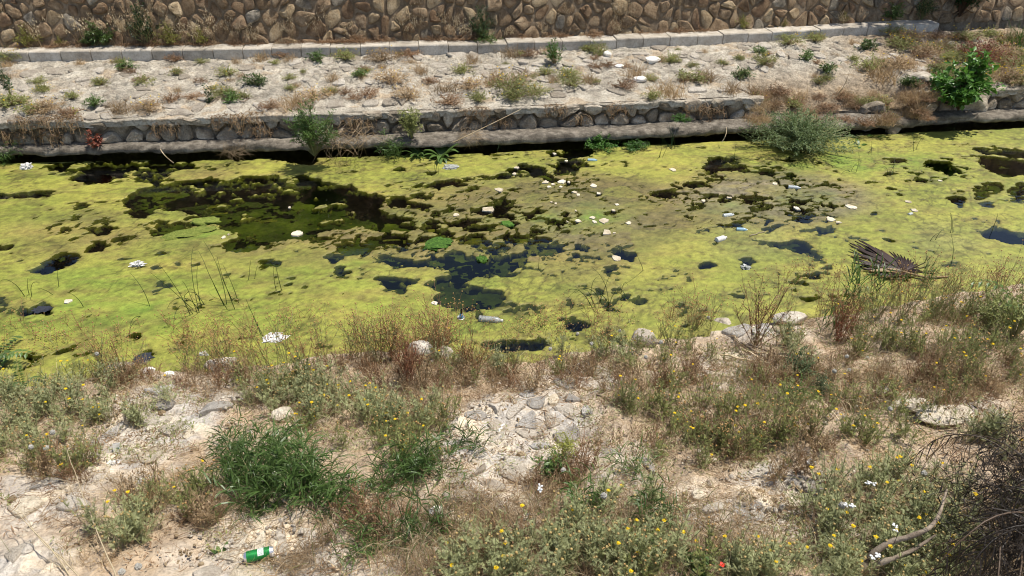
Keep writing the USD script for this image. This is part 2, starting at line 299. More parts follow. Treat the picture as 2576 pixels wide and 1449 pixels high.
def soft(shapes):
    im = Image.new('L', (NS, NT), 0); d = ImageDraw.Draw(im)
    for pts, v in shapes: d.polygon(world_poly(pts), fill=int(v*255))
    return gaussian_filter(np.asarray(im, float).T/255, (14, 8))
def soft(shapes):
    out = np.zeros((NS, NT))
    for pts, v in shapes:
        im = Image.new('L', (NS, NT), 0); ImageDraw.Draw(im).polygon(world_poly(pts), fill=255); out = np.maximum(out, np.asarray(im, float).T/255*v)
    return gaussian_filter(out, (14, 8))
broken = soft([(ell(1230, 570, 400, 130), .65), (ell(1200, 590, 270, 95), 1.), (ell(1900, 505, 270, 80), .75), (ell(660, 560, 230, 70), .7), (ell(1430, 420, 200, 50), .5), (ell(2360, 430, 160, 50), .4), (ell(270, 560, 200, 50), .45), (ell(600, 740, 180, 40), .3)])
olive = soft([(ell(1330, 560, 420, 120), .75), (ell(1450, 540, 330, 100), 1.), (ell(1100, 590, 230, 70), .9), (ell(1930, 500, 250, 75), .9), (ell(680, 600, 260, 60), .6), (ell(200, 590, 190, 55), .55), (ell(520, 437, 90, 14), .8), (ell(1200, 640, 300, 40), .6), (ell(900, 540, 120, 50), .7), (ell(1500, 690, 120, 60), .3)])
grey = soft([(ell(1960, 500, 230, 55), 1.), (ell(1480, 560, 150, 60), .35), (ell(2390, 600, 120, 40), .3), (ell(1900, 600, 120, 50), .4)])
vivid = soft([(ell(520, 585, 60, 12), .9), (ell(1420, 555, 90, 12), .7), (ell(1500, 540, 60, 10), .7), (ell(2120, 410, 240, 25), .5), (ell(400, 770, 330, 70), .45), (ell(1110, 780, 200, 70), .3), (ell(860, 690, 90, 40), .5), (ell(2030, 500, 60, 10), .8), (ell(1840, 520, 30, 12), .6), (ell(200, 740, 200, 60), .4), (ell(1330, 540, 60, 10), .6), (ell(950, 570, 60, 8), .5)])
si, ti = np.meshgrid(np.arange(NS), np.arange(NT), indexing='ij')
SX, TX = S0+si*DS, T0+ti*DT
q3 = np.stack([SX, TX, SX*0], -1)
nz = (fbm(q3*np.array([2.6, 4.2, 1]), 5, 3)-.5)*2            # drawn out along the canal
fine = (fbm(q3*np.array([11, 15, 1]), 3, 9)-.5)*2
rg = np.random.default_rng(4)
cells = rg.uniform((S0, T0), (S1, T1), (5200, 2)); kd = cKDTree(cells*[1, 1.5])
wob = np.stack([SX+.09*nz+.03*fine, (TX+.06*fine)*1.5], -1)
dd, ii = kd.query(wob.reshape(-1, 2), k=2)
crack = (dd[:, 1]-dd[:, 0]).reshape(NS, NT); cellv = rg.random(len(cells))[ii[:, 0]].reshape(NS, NT)
cells2 = rg.uniform((S0, T0), (S1, T1), (700, 2)); d2, i2 = cKDTree(cells2*[1, 1.5]).query(wob.reshape(-1, 2), k=2)
crack2 = (d2[:, 1]-d2[:, 0]).reshape(NS, NT); cell2 = rg.random(len(cells2))[i2[:, 0]].reshape(NS, NT)
f = mask*.9+1.7*nz+1.15*fine+.14
f -= broken*np.clip(1-crack/.05, 0, 1)*(.7+1.2*(cellv > .5)) + broken*(cellv < .16)*1.6 + .9*np.clip(1-crack2/.04, 0, 1)*(.25+broken)*smoothstep(-.3, .4, -nz)
f = np.where(mask < -.9, f-.15, f)
near_edge = np.clip((TX-edge_t(SX)+.12)/.1, -1, 1); far_edge = np.clip((ledge_t(SX)+.02-TX)/.1, -1, 1)
f = np.minimum(f, np.where(near_edge < 1, near_edge*2+.4*fine, 9)); f = np.minimum(f, np.where(far_edge < 1, far_edge*2+.7*nz, 9))
# colour of the algae itself: fresh yellow-green, olive-brown where old, greyer where dusty
c_y, c_o, c_g, c_v = np.array([.190, .193, .033]), np.array([.118, .095, .034]), np.array([.150, .126, .078]), np.array([.105, .175, .020])
w_o = np.clip(olive*(.95+.9*(cell2-.45))+.45*np.clip(-nz-.1, 0, 1)+.25*(cellv > .8)*broken, 0, 1)[..., None]
w_g = np.clip(grey*(.7+.8*(cell2-.5)), 0, 1)[..., None]; w_v = np.clip(vivid*(.8+1.3*nz)+.22*np.clip(nz-.15, 0, 1), 0, 1)[..., None]
col = c_y*(1-w_o)+c_o*w_o; col = col*(1-w_g)+c_g*w_g; col = col*(1-w_v)+c_v*w_v
rim = smoothstep(.85, 0, f+.25*fine)[..., None]; col = col*(1-.62*rim)+np.array([.12, .10, .025])*.62*rim
vein = np.clip(1-np.minimum(crack/.022, crack2/.03), 0, 1)*np.clip((fbm(q3*1.7+90, 3, 51)-.42)*6, 0, 1); col = col*(1-.55*vein[..., None])
streak = smoothstep(.0, .26, (fbm(q3*np.array([3.2, 10, 1])+40, 5, 31)-.5)*2-.12*(mask > .9))[..., None]; col = col*(1-.45*streak)+np.array([.16, .135, .035])*.45*streak
mott = (fbm(q3*np.array([1.3, 2.6, 1])+60, 4, 41)-.5)*2; mot2 = (fbm(q3*np.array([22, 34, 1])+60, 2, 42)-.5)*2
col *= (1+.28*fine+.30*mott+.35*mot2+.3*(cellv-.5)*broken)[..., None]
col *= (1+.10*np.clip(mott, -1, 1)[..., None]*np.array([1., -.2, .6]))
under = smoothstep(.02, -.45, f)[..., None]; col = col*(1-under)+np.array([.030, .030, .007])*under
quad = grid_faces(NS, NT); FLO = -.5; fl = f.ravel()
quad = quad[(fl[quad] > FLO).sum(1) >= 2]
gs, gt = np.gradient(f, DS, DT); g2 = gs**2+gt**2+1e-6
mv = np.where(f < FLO, (FLO-f)/g2, 0)
dx, dy = np.clip(mv*gs, -DS*.6, DS*.6), np.clip(mv*gt, -DT*.6, DT*.6)
zz_ = np.where(f < 0, .003+np.maximum(f, FLO)*.10, .003+.004*smoothstep(0, .55, f))+.003*np.clip(fine, -1, 1)*smoothstep(.05, .4, f)
V = np.stack([SX+dx, TX+dy, zz_], -1).reshape(-1, 3)
use, inv = np.unique(quad, return_inverse=True); quad = inv.reshape(quad.shape)
M['algae'] = usdkit.material(stage, Lk+'algae', {
    'ge': ('geometry', {}), 'a': ('attribute', {'attribute': 'tint'}), 'n': ('noise_texture', {'scale': 60., 'detail': 8., 'roughness': .85}),
    'r': ('rgb_ramp', {'ramp': [(.3, (.5, .54, .5)), (.5, (1, 1, 1)), (.7, (1.4, 1.36, 1.3))]}), 'm': ('mix_color', {'blend_type': 'multiply', 'fac': 1., 'use_clamp': False}),
    'b': ('bump', {'strength': .6, 'distance': .004}), 'p': ('principled_bsdf', {'roughness': .62, 'specular_ior_level': .3})},
    [('ge.position', 'n.vector'), ('n.fac', 'r.fac'), ('a.color', 'm.a'), ('r.color', 'm.b'), ('m.result', 'p.base_color'), ('n.fac', 'b.height'), ('b.normal', 'p.normal')], surface='p.BSDF')
o = obj('floating_algae', (V[use], quad), M['algae'], smooth=True, tint=np.clip(col.reshape(-1, 3)[use], .01, .8))
tag(o, 'yellow-green algae floating in torn mats over the canal water', 'algae', kind='stuff')
# weed hanging just under the surface of the open water
f2 = -.72+1.3*nz+.7*fine+.75*broken+.30*smoothstep(-.9, -.2, mask)
f2 = np.where((f < -.3) & (near_edge >= 1) & (far_edge >= 1), f2, -1)[::2, ::2]
n2s, n2t = f2.shape
q2 = grid_faces(n2s, n2t); q2 = q2[(f2.ravel()[q2] > 0).all(1)]
P2 = np.stack([SX[::2, ::2], TX[::2, ::2], -.055-.03*cellv[::2, ::2]], -1).reshape(-1, 3)
u2, inv = np.unique(q2, return_inverse=True)
M['sunk'] = rocky('sunk_weed', (.06, .06, .012), (.13, .12, .03), (.24, .20, .055), scale=9., bump=.01, vary=.4)
o = obj('sunken_weed', (P2[u2], inv.reshape(q2.shape)), M['sunk'], smooth=True)
tag(o, 'dark olive water weed lying just under the surface of the open water', 'water weed', kind='stuff')

# ------------------------------------------------------------------ the near bank: one rough sheet of soil and limestone
def paint(shapes, s0, t0, ds, dt, ns, nt, zf, blur):
    im = Image.new('L', (ns, nt), 0); d = ImageDraw.Draw(im)
    for pts, v in shapes:
        d.polygon([((q[0]-s0)/ds, (q[1]-t0)/dt) for q in (on(x, y, zf) for x, y in pts)], fill=int(v*255))
    return gaussian_filter(np.asarray(im, float).T/255, blur)
bs0, bs1, bt0, bt1, bd = -5.4, 8.2, 1.7, 6.7, .022
bns, bnt = int((bs1-bs0)/bd), int((bt1-bt0)/bd)
bare = paint([(ell(390, 1060, 150, 75, -.3), 1), (ell(110, 1250, 90, 70), .8), (ell(660, 1390, 180, 75), 1), (ell(1300, 1080, 190, 90, -.2), 1), (ell(1450, 960, 90, 30), .8), (ell(1980, 1260, 130, 85, .5), 1), (ell(1870, 930, 90, 45), .7),
              (ell(2370, 1015, 110, 45), .9), (ell(300, 1160, 120, 50), .6), (ell(1560, 1160, 90, 60), .7), (ell(1250, 1240, 140, 50), .6), (ell(1740, 1280, 130, 60), .6), (ell(1900, 830, 140, 25), .5), (ell(500, 990, 100, 30), .5),
              (ell(1230, 1320, 110, 50), .5), (ell(60, 1420, 140, 60), .9), (ell(950, 1430, 120, 30), .6), (ell(2150, 1390, 90, 40), .4), (ell(240, 945, 160, 18), .5)], bs0, bt0, bd, bd, bns, bnt, z_bank, 5)
bs, bt = np.meshgrid(bs0+np.arange(bns)*bd, bt0+np.arange(bnt)*bd, indexing='ij')
b3 = np.stack([bs, bt, bs*0], -1)
n1, n2_, n3 = fbm(b3*2.2+3, 4, 5), fbm(b3*9, 4, 6), fbm(b3*np.array([5, 9, 1]), 4, 8)
slab = smoothstep(.45, .62, n1)*bare                       # limestone slabs showing through
dk, dki = cKDTree(rg.uniform((bs0, bt0), (bs1, bt1), (900, 2))).query(np.stack([bs+.1*n2_, bt+.1*n3], -1).reshape(-1, 2), k=2)
joint = np.clip(1-(dk[:, 1]-dk[:, 0]).reshape(bns, bnt)/.03, 0, 1)
stepv = rg.random(900)[dki[:, 0]].reshape(bns, bnt)
zb = z_bank(bs, bt)+(n2_-.5)*.05+bare*((stepv-.5)*.04-joint*.018)+(fbm(b3*22, 2, 11)-.5)*.014
soil, dust, lime, cream = np.array([.37, .285, .195]), np.array([.47, .42, .35]), np.array([.42, .395, .36]), np.array([.63, .53, .39])
w1 = np.clip(bare*1.25+(n2_-.5)*1.2, 0, 1)[..., None]; w2 = smoothstep(.42, .62, n3)[..., None]*np.clip(bare*1.6, 0, 1)[..., None]; w3 = (slab*smoothstep(.4, .65, stepv*.5+n2_*.5))[..., None]
bc = soil*(1-w1)+dust*w1; bc = bc*(1-.8*w2)+lime*.8*w2; bc = bc*(1-w3)+cream*w3
bc *= (1-.35*joint*bare)[..., None]
o = obj('bank', (np.stack([bs, bt, zb], -1).reshape(-1, 3), grid_faces(bns, bnt)), M['bank'], smooth=True, tint=bc.reshape(-1, 3))
tag(o, kind='structure')
def z_bank_grid(s, t): return map_coordinates(zb, [(np.asarray(s)-bs0)/bd, (np.asarray(t)-bt0)/bd], order=1, mode='nearest')
def z_near(s, t):
    i, j = (np.asarray(s)-bs0)/bd, (np.asarray(t)-bt0)/bd
    return float(map_coordinates(zb, [[float(i)], [float(j)]], order=1, mode='nearest')[0])
og = MB()
for x0, x1, y0, y1 in ((-80, 80, -60, bt0+.02), (-80, bs0+.02, bt0+.02, 6.6), (bs1-.02, 80, bt0+.02, 6.6)):
    gx, gy = np.meshgrid(np.linspace(x0, x1, 60), np.linspace(y0, y1, 24), indexing='ij')
    og.add(np.stack([gx, gy, z_bank(gx, gy)-.03], -1).reshape(-1, 3), grid_faces(60, 24))
vo, fo = og.mesh()
tag(obj('ground', (vo, fo), M['bank'], smooth=True, tint=np.tile(soil*1.3, (len(vo), 1))), kind='structure')

# ------------------------------------------------------------------ the far side: undercut ledge, low wall, stone-pitched slope, kerb, tall retaining wall
rw = np.random.default_rng(11)
def strip(path_fn, prof_fn, s, bumps, seed):
    """a profile (list of (t, z) per s) swept along the canal"""
    rows = [prof_fn(x) for x in s]; k = len(rows[0])
    v = np.array([[(x, a, b) for a, b in r] for x, r in zip(s, rows)], float)
    nn = fbm(v.reshape(-1, 3)*np.array([1.6, 5, 5])+seed, 4, seed)-.5; n_b = fbm(v.reshape(-1, 3)*9+seed, 3, seed+3)-.5
    v = v.reshape(-1, 3); v[:, 1] += nn*bumps*2+n_b*bumps*.7; v[:, 2] += nn*bumps*.8+n_b*bumps*.6
    return v, grid_faces(len(s), k)
sl = np.arange(-11, 15, .06)
lw = lambda x: .35*collapsed(x)
ledge_prof = lambda x: [(ledge_t(x)+.42, -.3), (ledge_t(x)+.40, .03), (ledge_t(x)+.14, .09-.1*lw(x)), (ledge_t(x)+.03, .125-.08*lw(x)), (ledge_t(x), .155), (ledge_t(x)-.005, .195), (ledge_t(x)+.02, .235), (ledge_t(x)+.07, .25), (ledge_t(x)+.25, .26), (wall_top_t(x)+.12, .27)]
v, fc = strip(None, ledge_prof, sl, .085, 3)
tl_ = thing('concrete_ledge', 'undercut rough concrete ledge along the far edge of the water', 'ledge')
obj('ledge_body', (v, fc), M['kerb_front'], tl_, smooth=35)

def chaikin(p, n=1):
    p = np.asarray(p, float)
    for _ in range(n):
        q = np.roll(p, -1, 0); p = np.stack([.78*p+.22*q, .22*p+.78*q], 1).reshape(-1, 2)
    return p
def stone_mesh(poly, depth, rng, place, back=-.03, tl=.10, rings=((.0, .97), (.55, .93), (.9, .74), (1.0, .4))):
    """one roughly dressed stone: the outline, raised in rounded steps and knocked about"""
    c = poly.mean(0); n = len(poly); V = []
    tilt = rng.normal(0, tl, 2); span = np.ptp(poly, axis=0).max()
    for k, (h, sc) in enumerate(((back/depth, 1.0),)+tuple(rings)):
        pp = c+(poly-c)*sc*(1+rng.normal(0, .025 if k > 1 else 0, (n, 1)))
        d = depth*h+(rng.normal(0, depth*.10, n) if k > 1 else 0)+((pp-c)@tilt if k > 0 else 0)
        V.append(np.column_stack([pp, np.broadcast_to(d, n)]))
    V.append([[*c, depth*1.0]]); V = np.vstack(V); F = []
    K = len(rings)+1
    for k in range(K-1):
        a = k*n+np.arange(n); b = k*n+(np.arange(n)+1) % n
        F += [np.stack([a, b, b+n], 1), np.stack([a, b+n, a+n], 1)]
    a = (K-1)*n+np.arange(n); F.append(np.stack([a, (K-1)*n+(np.arange(n)+1) % n, np.full(n, K*n)], 1))
    return place(V), np.vstack(F)
def cells_of(points, lo, hi):
    pts = np.vstack([points]+[np.column_stack([2*e-points[:, 0] if ax == 0 else points[:, 0], 2*e-points[:, 1] if ax == 1 else points[:, 1]]) for ax, e in ((0, lo[0]), (0, hi[0]), (1, lo[1]), (1, hi[1]))])
    vo = Voronoi(pts)
    return [vo.vertices[vo.regions[vo.point_region[i]]] for i in range(len(points))]
def shrink(cell, gap, rng, simplify=.0):
    p = Polygon(cell).buffer(-gap)
    if p.is_empty or p.area < 1e-3: return None
    if p.geom_type != 'Polygon': p = max(p.geoms, key=lambda q: q.area)
    c = chaikin(np.array(p.exterior.coords)[:-1], 1)
    if len(c) > 13: c = c[::2] if len(c) > 18 else c
    a = np.sum(c[:, 0]*np.roll(c[:, 1], -1)-c[:, 1]*np.roll(c[:, 0], -1))
    return c if a > 0 else c[::-1]
def jitter_rows(lo, hi, w, h, rng, jx=.32, jy=.30, thin=.07):
    pts = []
    nrow = max(1, int(round((hi[1]-lo[1])/h)))
    for r in range(nrow):
        k = int((hi[0]-lo[0])/w)
        x = lo[0]+(np.arange(k)+.5+.5*(r % 2))*w+rng.uniform(-jx, jx, k)*w
        y = lo[1]+(r+.5)*(hi[1]-lo[1])/nrow+rng.uniform(-jy, jy, k)*h
        keepm = rng.random(k) > thin
        pts.append(np.column_stack([x, y])[keepm])
    if thin > .1: pts.append(np.column_stack([rng.uniform(lo[0], hi[0], len(pts)*12), rng.uniform(lo[1], hi[1], len(pts)*12)]))
    p = np.vstack(pts); p = p[(p[:, 0] > lo[0]) & (p[:, 0] < hi[0])]
    p[:, 1] = np.clip(p[:, 1], lo[1]+.02, hi[1]-.02); return p

# tall retaining wall behind the kerb
RB = math.tan(math.radians(13)); rz0, RH = .98, 2.7
def on_wall(V): return np.column_stack([V[:, 0], kerb_t(V[:, 0])+.36+V[:, 1]*RB-V[:, 2]*.97, rz0+V[:, 1]+V[:, 2]*.22])
tw = thing('retaining_wall', 'tall wall of rough tan fieldstones in dark mortar above the kerb', 'wall')
x = np.linspace(-13, 18, 90); y = np.linspace(-.3, RH, 8)
gx, gy = np.meshgrid(x, y, indexing='ij')
obj('mortar', (on_wall(np.column_stack([gx.ravel(), gy.ravel(), np.zeros(gx.size)])), grid_faces(90, 8)), M['mortar'], tw, smooth=True)
top = MB(); xt = np.linspace(-13, 18, 60)
base = on_wall(np.column_stack([xt, xt*0+RH, xt*0])); back = base+[0, 40, .3]
top.add(np.vstack([base, back]), np.stack([np.arange(59), np.arange(59)+1, np.arange(59)+61, np.arange(59)+60], 1))
vt, ft = top.mesh(); tag(obj('upper_ground', (vt, ft), M['bank'], tint=np.tile(soil*1.2, (len(vt), 1))), kind='structure')
pts = jitter_rows((-12, 0.0), (17, RH-.05), .262, .20, rw, .48, .45, .16)
rest = MB(); kinds = ['stone_tan', 'stone_tan', 'stone_cream', 'stone_rust', 'stone_grey']; shown = []
for c0, cell in zip(pts, cells_of(pts, (-12, -.05), (17, RH))):
    p = shrink(cell, rw.uniform(.004, .03), rw)
    if p is None: continue
    depth = rw.uniform(.012, .07); vm, fm = stone_mesh(p, depth, rw, on_wall)
    q = vm.mean(0); dpt = (q-EYE)@fw; px, py = CX+FPX*((q-EYE)@rt)/dpt, CY-FPX*((q-EYE)@up)/dpt
    if -40 < px < 2616 and py > -35: shown.append((px, vm, fm))
    else: rest.add(vm, fm)
for i, (px, vm, fm) in enumerate(shown):
    k = rw.choice(kinds, p=[.3, .2, .22, .16, .12]) if px > 700 else rw.choice(kinds, p=[.3, .25, .08, .27, .10])
    if i < 300: obj('stone', (vm, fm), M[str(k)], tw, smooth=32)
    else: rest.add(vm, fm)
tag(obj('upper_stones', rest.mesh(), M['stone_tan'], tw, smooth=32), kind='stuff')

# kerb of pale concrete blocks
tk = thing('kerb', 'pale concrete kerb of butted blocks at the foot of the tall wall', 'kerb')
def kerb_block(s0, s1, rng):
    L = s1-s0; y0, y1 = float(kerb_t((s0))), float(kerb_t((s1))); b = .014
    dz = rng.normal(0, .006); h = KERBZ+.15+dz; w = .40
    prof = [(0, KERBZ-.12), (0, h-b*1.3), (b, h), (w, h+.004), (w, KERBZ-.12)]
    V = []; 
    for sx, e in ((s0+.004, .006), (s0+.012, 0), (s1-.012, 0), (s1-.004, .006)):
        yy0 = y0+(y1-y0)*(sx-s0)/L
        V += [(sx, yy0+a+(e if a < .2 else -e), z-(e if z > KERBZ else 0)) for a, z in prof]
    F = []
    for i in range(3):
        for j in range(4): F.append([i*5+j, i*5+j+1, (i+1)*5+j+1, (i+1)*5+j])
    T = [[a, b_, c_] for a, b_, c_, d_ in F]+[[a, c_, d_] for a, b_, c_, d_ in F]+[[0, 2, 1], [0, 3, 2], [0, 4, 3], [15, 16, 17], [15, 17, 18], [15, 18, 19]]
    return np.array(V), np.array(T)[:, ::-1]
s_ = -9.9
while s_ < 10.2:
    L = rw.uniform(.505, .55); obj('kerb_block', kerb_block(s_, s_+L, rw), M['concrete'], tk); s_ += L

# stone-pitched slope between kerb and low wall
ns, nv = 1000, 110
ss = np.linspace(-10.5, 14.5, ns); vv = np.linspace(-.035, 1.0, nv)
S, Vv = np.meshgrid(ss, vv, indexing='ij'); A, B = wall_top_t(S), kerb_t(S)
lip = (fbm(np.stack([S*2.2, S*0, S*0], -1), 4, 2)-.5)*.12
T = A+(B-A)*Vv+lip*smoothstep(.15, 0, Vv)
s3 = np.stack([S, T, S*0], -1)
k2 = cKDTree(rw.uniform((-10.5, 11.3), (14.5, 15.2), (2600, 2))*[1, 1.25])
dq, iq = k2.query(np.stack([S+.07*(fbm(s3*6, 3)-.5), (T+.07*(fbm(s3*6+9, 3)-.5))*1.25], -1).reshape(-1, 2), k=2)
jn = (dq[:, 1]-dq[:, 0]).reshape(ns, nv); cv = rw.random(2600)[iq[:, 0]].reshape(ns, nv); cv2 = rw.random(2600)[iq[:, 0]].reshape(ns, nv)
lipw = smoothstep(.22, .10, Vv)*(1-collapsed(S))
stone_h = smoothstep(0, .05, jn)*(.006+.016*cv)*(1-.8*lipw)
Z = z_slope(S, T)+stone_h+(fbm(s3*7, 4, 4)-.5)*.05*(1-.6*lipw)+(fbm(s3*20, 3, 14)-.5)*.055*(1-.5*lipw)+(fbm(s3*2.2, 3, 5)-.5)*.05-.03*smoothstep(.85, 1., Vv)+collapsed(S)*(fbm(s3*4, 4, 6)-.5)*.16*smoothstep(.5, 0, Vv)
Z[:, 0] -= .10; Z[:, 1] -= .015; T[:, 0] += .03
n4 = fbm(s3*2.4, 4, 21); n5 = fbm(s3*8, 3, 22)
tint = (np.array([.96, .975, .96])*(.90+.26*(cv2-.5)*(1-lipw)+.5*(n4-.5)+.35*(n5-.5))[..., None])*(1-.32*smoothstep(.03, 0, jn)*(1-lipw))[..., None]
earth = np.clip(smoothstep(.54, .68, n4*.6+n5*.4)*.7+collapsed(S)*smoothstep(.6, .1, Vv)*.9+smoothstep(7.5, 9.5, S)*smoothstep(.15, .5, Vv)*.8, 0, 1)[..., None]
tint = tint*(1-earth)+np.array([.80, .68, .53])*(.8+.6*(n5-.5))[..., None]*earth
o = obj('slope', (np.stack([S, T, Z], -1).reshape(-1, 3), grid_faces(ns, nv)), M['slope'], smooth=True, tint=np.clip(tint, .1, 1.5).reshape(-1, 3)); tag(o, kind='structure')
SLOPE = stage.GetPrimAtPath('/World/slope')
def z_far(s, t): return float(z_slope(s, t))+.02
# worn limestone showing through the near bank, stone by stone
BANK = stage.GetPrimAtPath('/World/bank')
def on_bank(V): return np.column_stack([V[:, 0], V[:, 1], z_bank_grid(V[:, 0], V[:, 1])+.006+V[:, 2]])
rb_ = np.random.default_rng(58); nb_ = 0
pb_ = jitter_rows((bs0+.3, bt0+.2), (bs1-.3, 5.8), .24, .20, rb_, .5, .5, .2)
for c0, cell in zip(pb_, cells_of(pb_, (bs0+.2, bt0+.1), (bs1-.2, 5.9))):
    bv = bare[int((c0[0]-bs0)/bd), int((c0[1]-bt0)/bd)]
    if bv < .35 or rb_.random() > .62 or nb_ >= 280: continue
    p = shrink(cell, rb_.uniform(.012, .05), rb_)
    if p is None: continue
    nb_ += 1
    obj('stone', stone_mesh(p, rb_.uniform(.006, .03), rb_, on_bank, back=-.05, tl=.05, rings=((.0, .98), (.7, .92), (1.0, .72))), M[str(rb_.choice(['bank_cream', 'bank_grey', 'bank_dust'], p=[.3, .35, .35]))], BANK, smooth=35)
# single pitched stones standing proud of the slope
def on_slope(V): return np.column_stack([V[:, 0], V[:, 1], z_slope(V[:, 0], V[:, 1])+.018+V[:, 2]])
pp = jitter_rows((-8.8, 11.9), (11.5, 13.85), .25, .19, rw, .48, .48)
cl = cells_of(pp, (-8.8, 11.8), (11.5, 13.95)); order = rw.permutation(len(pp))[:295]
for i in order:
    if collapsed(pp[i][0]) > .3 and pp[i][1] < 12.6: continue
    p = shrink(cl[i], rw.uniform(.01, .04), rw)
    if p is None: continue
    obj('stone', stone_mesh(p, rw.uniform(.004, .018), rw, on_slope, tl=.02, rings=((.0, .97), (.7, .9), (1.0, .7))), M['slope_stone'], SLOPE, smooth=30)

# low wall under the slope
tlw = thing('low_wall', 'low dark wall of mortared limestone blocks above the ledge', 'wall')
def on_low(V): return np.column_stack([V[:, 0], wall_top_t(V[:, 0])+.02-V[:, 2]+(.36-V[:, 1])*-.08, .25+V[:, 1]])
x = np.linspace(-11, 14.5, 200); y = np.linspace(-.05, .36, 4); gx, gy = np.meshgrid(x, y, indexing='ij')
hh = (1-.85*collapsed(gx))
obj('wall_core', (on_low(np.column_stack([gx.ravel(), (gy*hh).ravel(), np.zeros(gx.size)])), grid_faces(200, 4)), M['wet_stone'], tlw, smooth=True)
pp = jitter_rows((-10, 0), (13, .35), .30, .185, rw, .4, .36)
for c0, cell in zip(pp, cells_of(pp, (-10, -.03), (13, .37))):
    if 5.75 < c0[0] < 8.75 and rw.random() > .12: continue
    p = shrink(cell, rw.uniform(.008, .022), rw)
    if p is None: continue
    if -8 < c0[0] < 12: obj('stone', stone_mesh(p, rw.uniform(.04, .10), rw, on_low), M[str(rw.choice(['low_stone', 'wet_stone', 'low_stone', 'stone_grey']))], tlw, smooth=30)

# ------------------------------------------------------------------ how each kind of plant grows
def unit(v): v = np.asarray(v, float); return v/(np.linalg.norm(v)+1e-12)
def stalk(rng, base, d0, L, n=5, bend=.3, droop=0., wob=.03):
    """points of a curving stem"""
    p = [np.asarray(base, float)]; d = unit(d0); side = rng.normal(size=3)*bend/n
    for k in range(n):
        d = unit(d+side+rng.normal(size=3)*wob+np.array([0, 0, -droop*(k+1)/n]))
        p.append(p[-1]+d*L/n)
    return np.array(p)
def lean(rng, spread, a=None):
    a = rng.uniform(0, 2*np.pi) if a is None else a; s = abs(rng.normal(0, spread))
    return np.array([math.cos(a)*s, math.sin(a)*s, 1.]), a
def along(p, t):
    x = t*(len(p)-1); i = min(int(x), len(p)-2); return p[i]+(p[i+1]-p[i])*(x-i), unit(p[i+1]-p[i])
def feather(mb, rng, p, d, L, w, n=4):
    """a finely divided leaf: short lobes both sides of a thin midrib"""
    d = unit(d); s = unit(np.cross(d, [0, 0, 1])+rng.normal(size=3)*.3); k = unit(np.cross(s, d))
    q = [p+d*L*x+k*L*.25*x*(1-x)*(1 if rng.random() > .3 else -1) for x in (0, .5, 1)]
    mb.blade(q, [w*.5, w*.45, w*.15], s)
    for i in range(n):
        c = p+d*L*(.2+.75*i/n)
        for sg in (-1, 1):
            e = unit(d*.7+s*sg+k*rng.uniform(-.2, .6)); l = L*.38*(1-.4*i/n)
            o = unit(np.cross(e, k))*w*.5
            mb.add([c-o, c+o, c+e*l], [[0, 1, 2]])
def button(r, h, sides=7):
    """the domed head of a spent flower"""
    v = [[0, 0, -h*.5]]
    for rr, z in ((.75*r, -.25*h), (r, .1*h), (.72*r, .7*h)):
        a = np.arange(sides)*2*np.pi/sides; v += [[rr*math.cos(x), rr*math.sin(x), z] for x in a]
    v.append([0, 0, h]); f = []
    for j in range(sides):
        k = (j+1) % sides
        f += [[0, 1+k, 1+j], [1+j, 1+k, 1+sides+k], [1+j, 1+sides+k, 1+sides+j], [1+sides+j, 1+sides+k, 1+2*sides+k], [1+sides+j, 1+2*sides+k, 1+2*sides+j], [1+2*sides+j, 1+2*sides+k, 1+3*sides]]
    return np.array(v), np.array(f)
def frame(d):
    d = unit(d); a = unit(np.cross(d, [.3, .9, .1])); return np.array([a, np.cross(d, a), d])
def rays(rng, r0, r1, n=11, w=.006):
    v, f = [], []
    for i in range(n):
        a = 2*np.pi*i/n+rng.normal(0, .06); c, s = math.cos(a), math.sin(a); b = rng.uniform(-.003, .005)
        v += [[c*r0-s*w*.4, s*r0+c*w*.4, 0], [c*r0+s*w*.4, s*r0-c*w*.4, 0], [c*r1*.8+s*w*.6, s*r1*.8-c*w*.6, b], [c*r1, s*r1, b*.6], [c*r1*.8-s*w*.6, s*r1*.8+c*w*.6, b]]
        k = i*5; f += [[k, k+1, k+2], [k, k+2, k+4], [k+4, k+2, k+3]]
    return np.array(v), np.array(f)
def turned(vf, R, p): return vf[0]@R+p, vf[1]
M['leaf_silver'] = leafy('leaf_silver', [(.36, .38, .19), (.48, .48, .26), (.60, .58, .36)], .42, vary=.2)
M['leaf_olive'] = leafy('leaf_olive', [(.24, .26, .085), (.39, .38, .145), (.55, .48, .24)], .42, vary=.25)
M['stem_olive'] = leafy('stem_olive', [(.24, .24, .10), (.36, .32, .15), (.40, .29, .15)], .1)
M['stem_red'] = leafy('stem_red', [(.27, .14, .068), (.41, .255, .13), (.52, .375, .225)], .15)
M['leaf_brown'] = leafy('leaf_brown', [(.27, .175, .10), (.43, .315, .19), (.58, .47, .32)], .35)
M['straw'] = leafy('straw', [(.38, .27, .15), (.52, .40, .24), (.66, .55, .37)], .3)
M['straw_pale'] = leafy('straw_pale', [(.50, .41, .27), (.62, .53, .37), (.72, .64, .48)], .3)
M['grass_green'] = leafy('grass_green', [(.085, .145, .035), (.165, .23, .065), (.34, .37, .16)], .35, rough=.4)
M['leaf_bright'] = leafy('leaf_bright', [(.07, .16, .025), (.13, .25, .045), (.20, .32, .08)], .35, rough=.4)
M['leaf_dark'] = leafy('leaf_dark', [(.02, .055, .012), (.045, .10, .025), (.08, .14, .04)], .25, rough=.4)
M['leaf_grey'] = leafy('leaf_grey', [(.10, .14, .055), (.18, .22, .10), (.28, .31, .17)], .35)
M['leaf_yellow'] = leafy('leaf_yellow', [(.26, .27, .05), (.38, .36, .07), (.48, .43, .12)], .35)
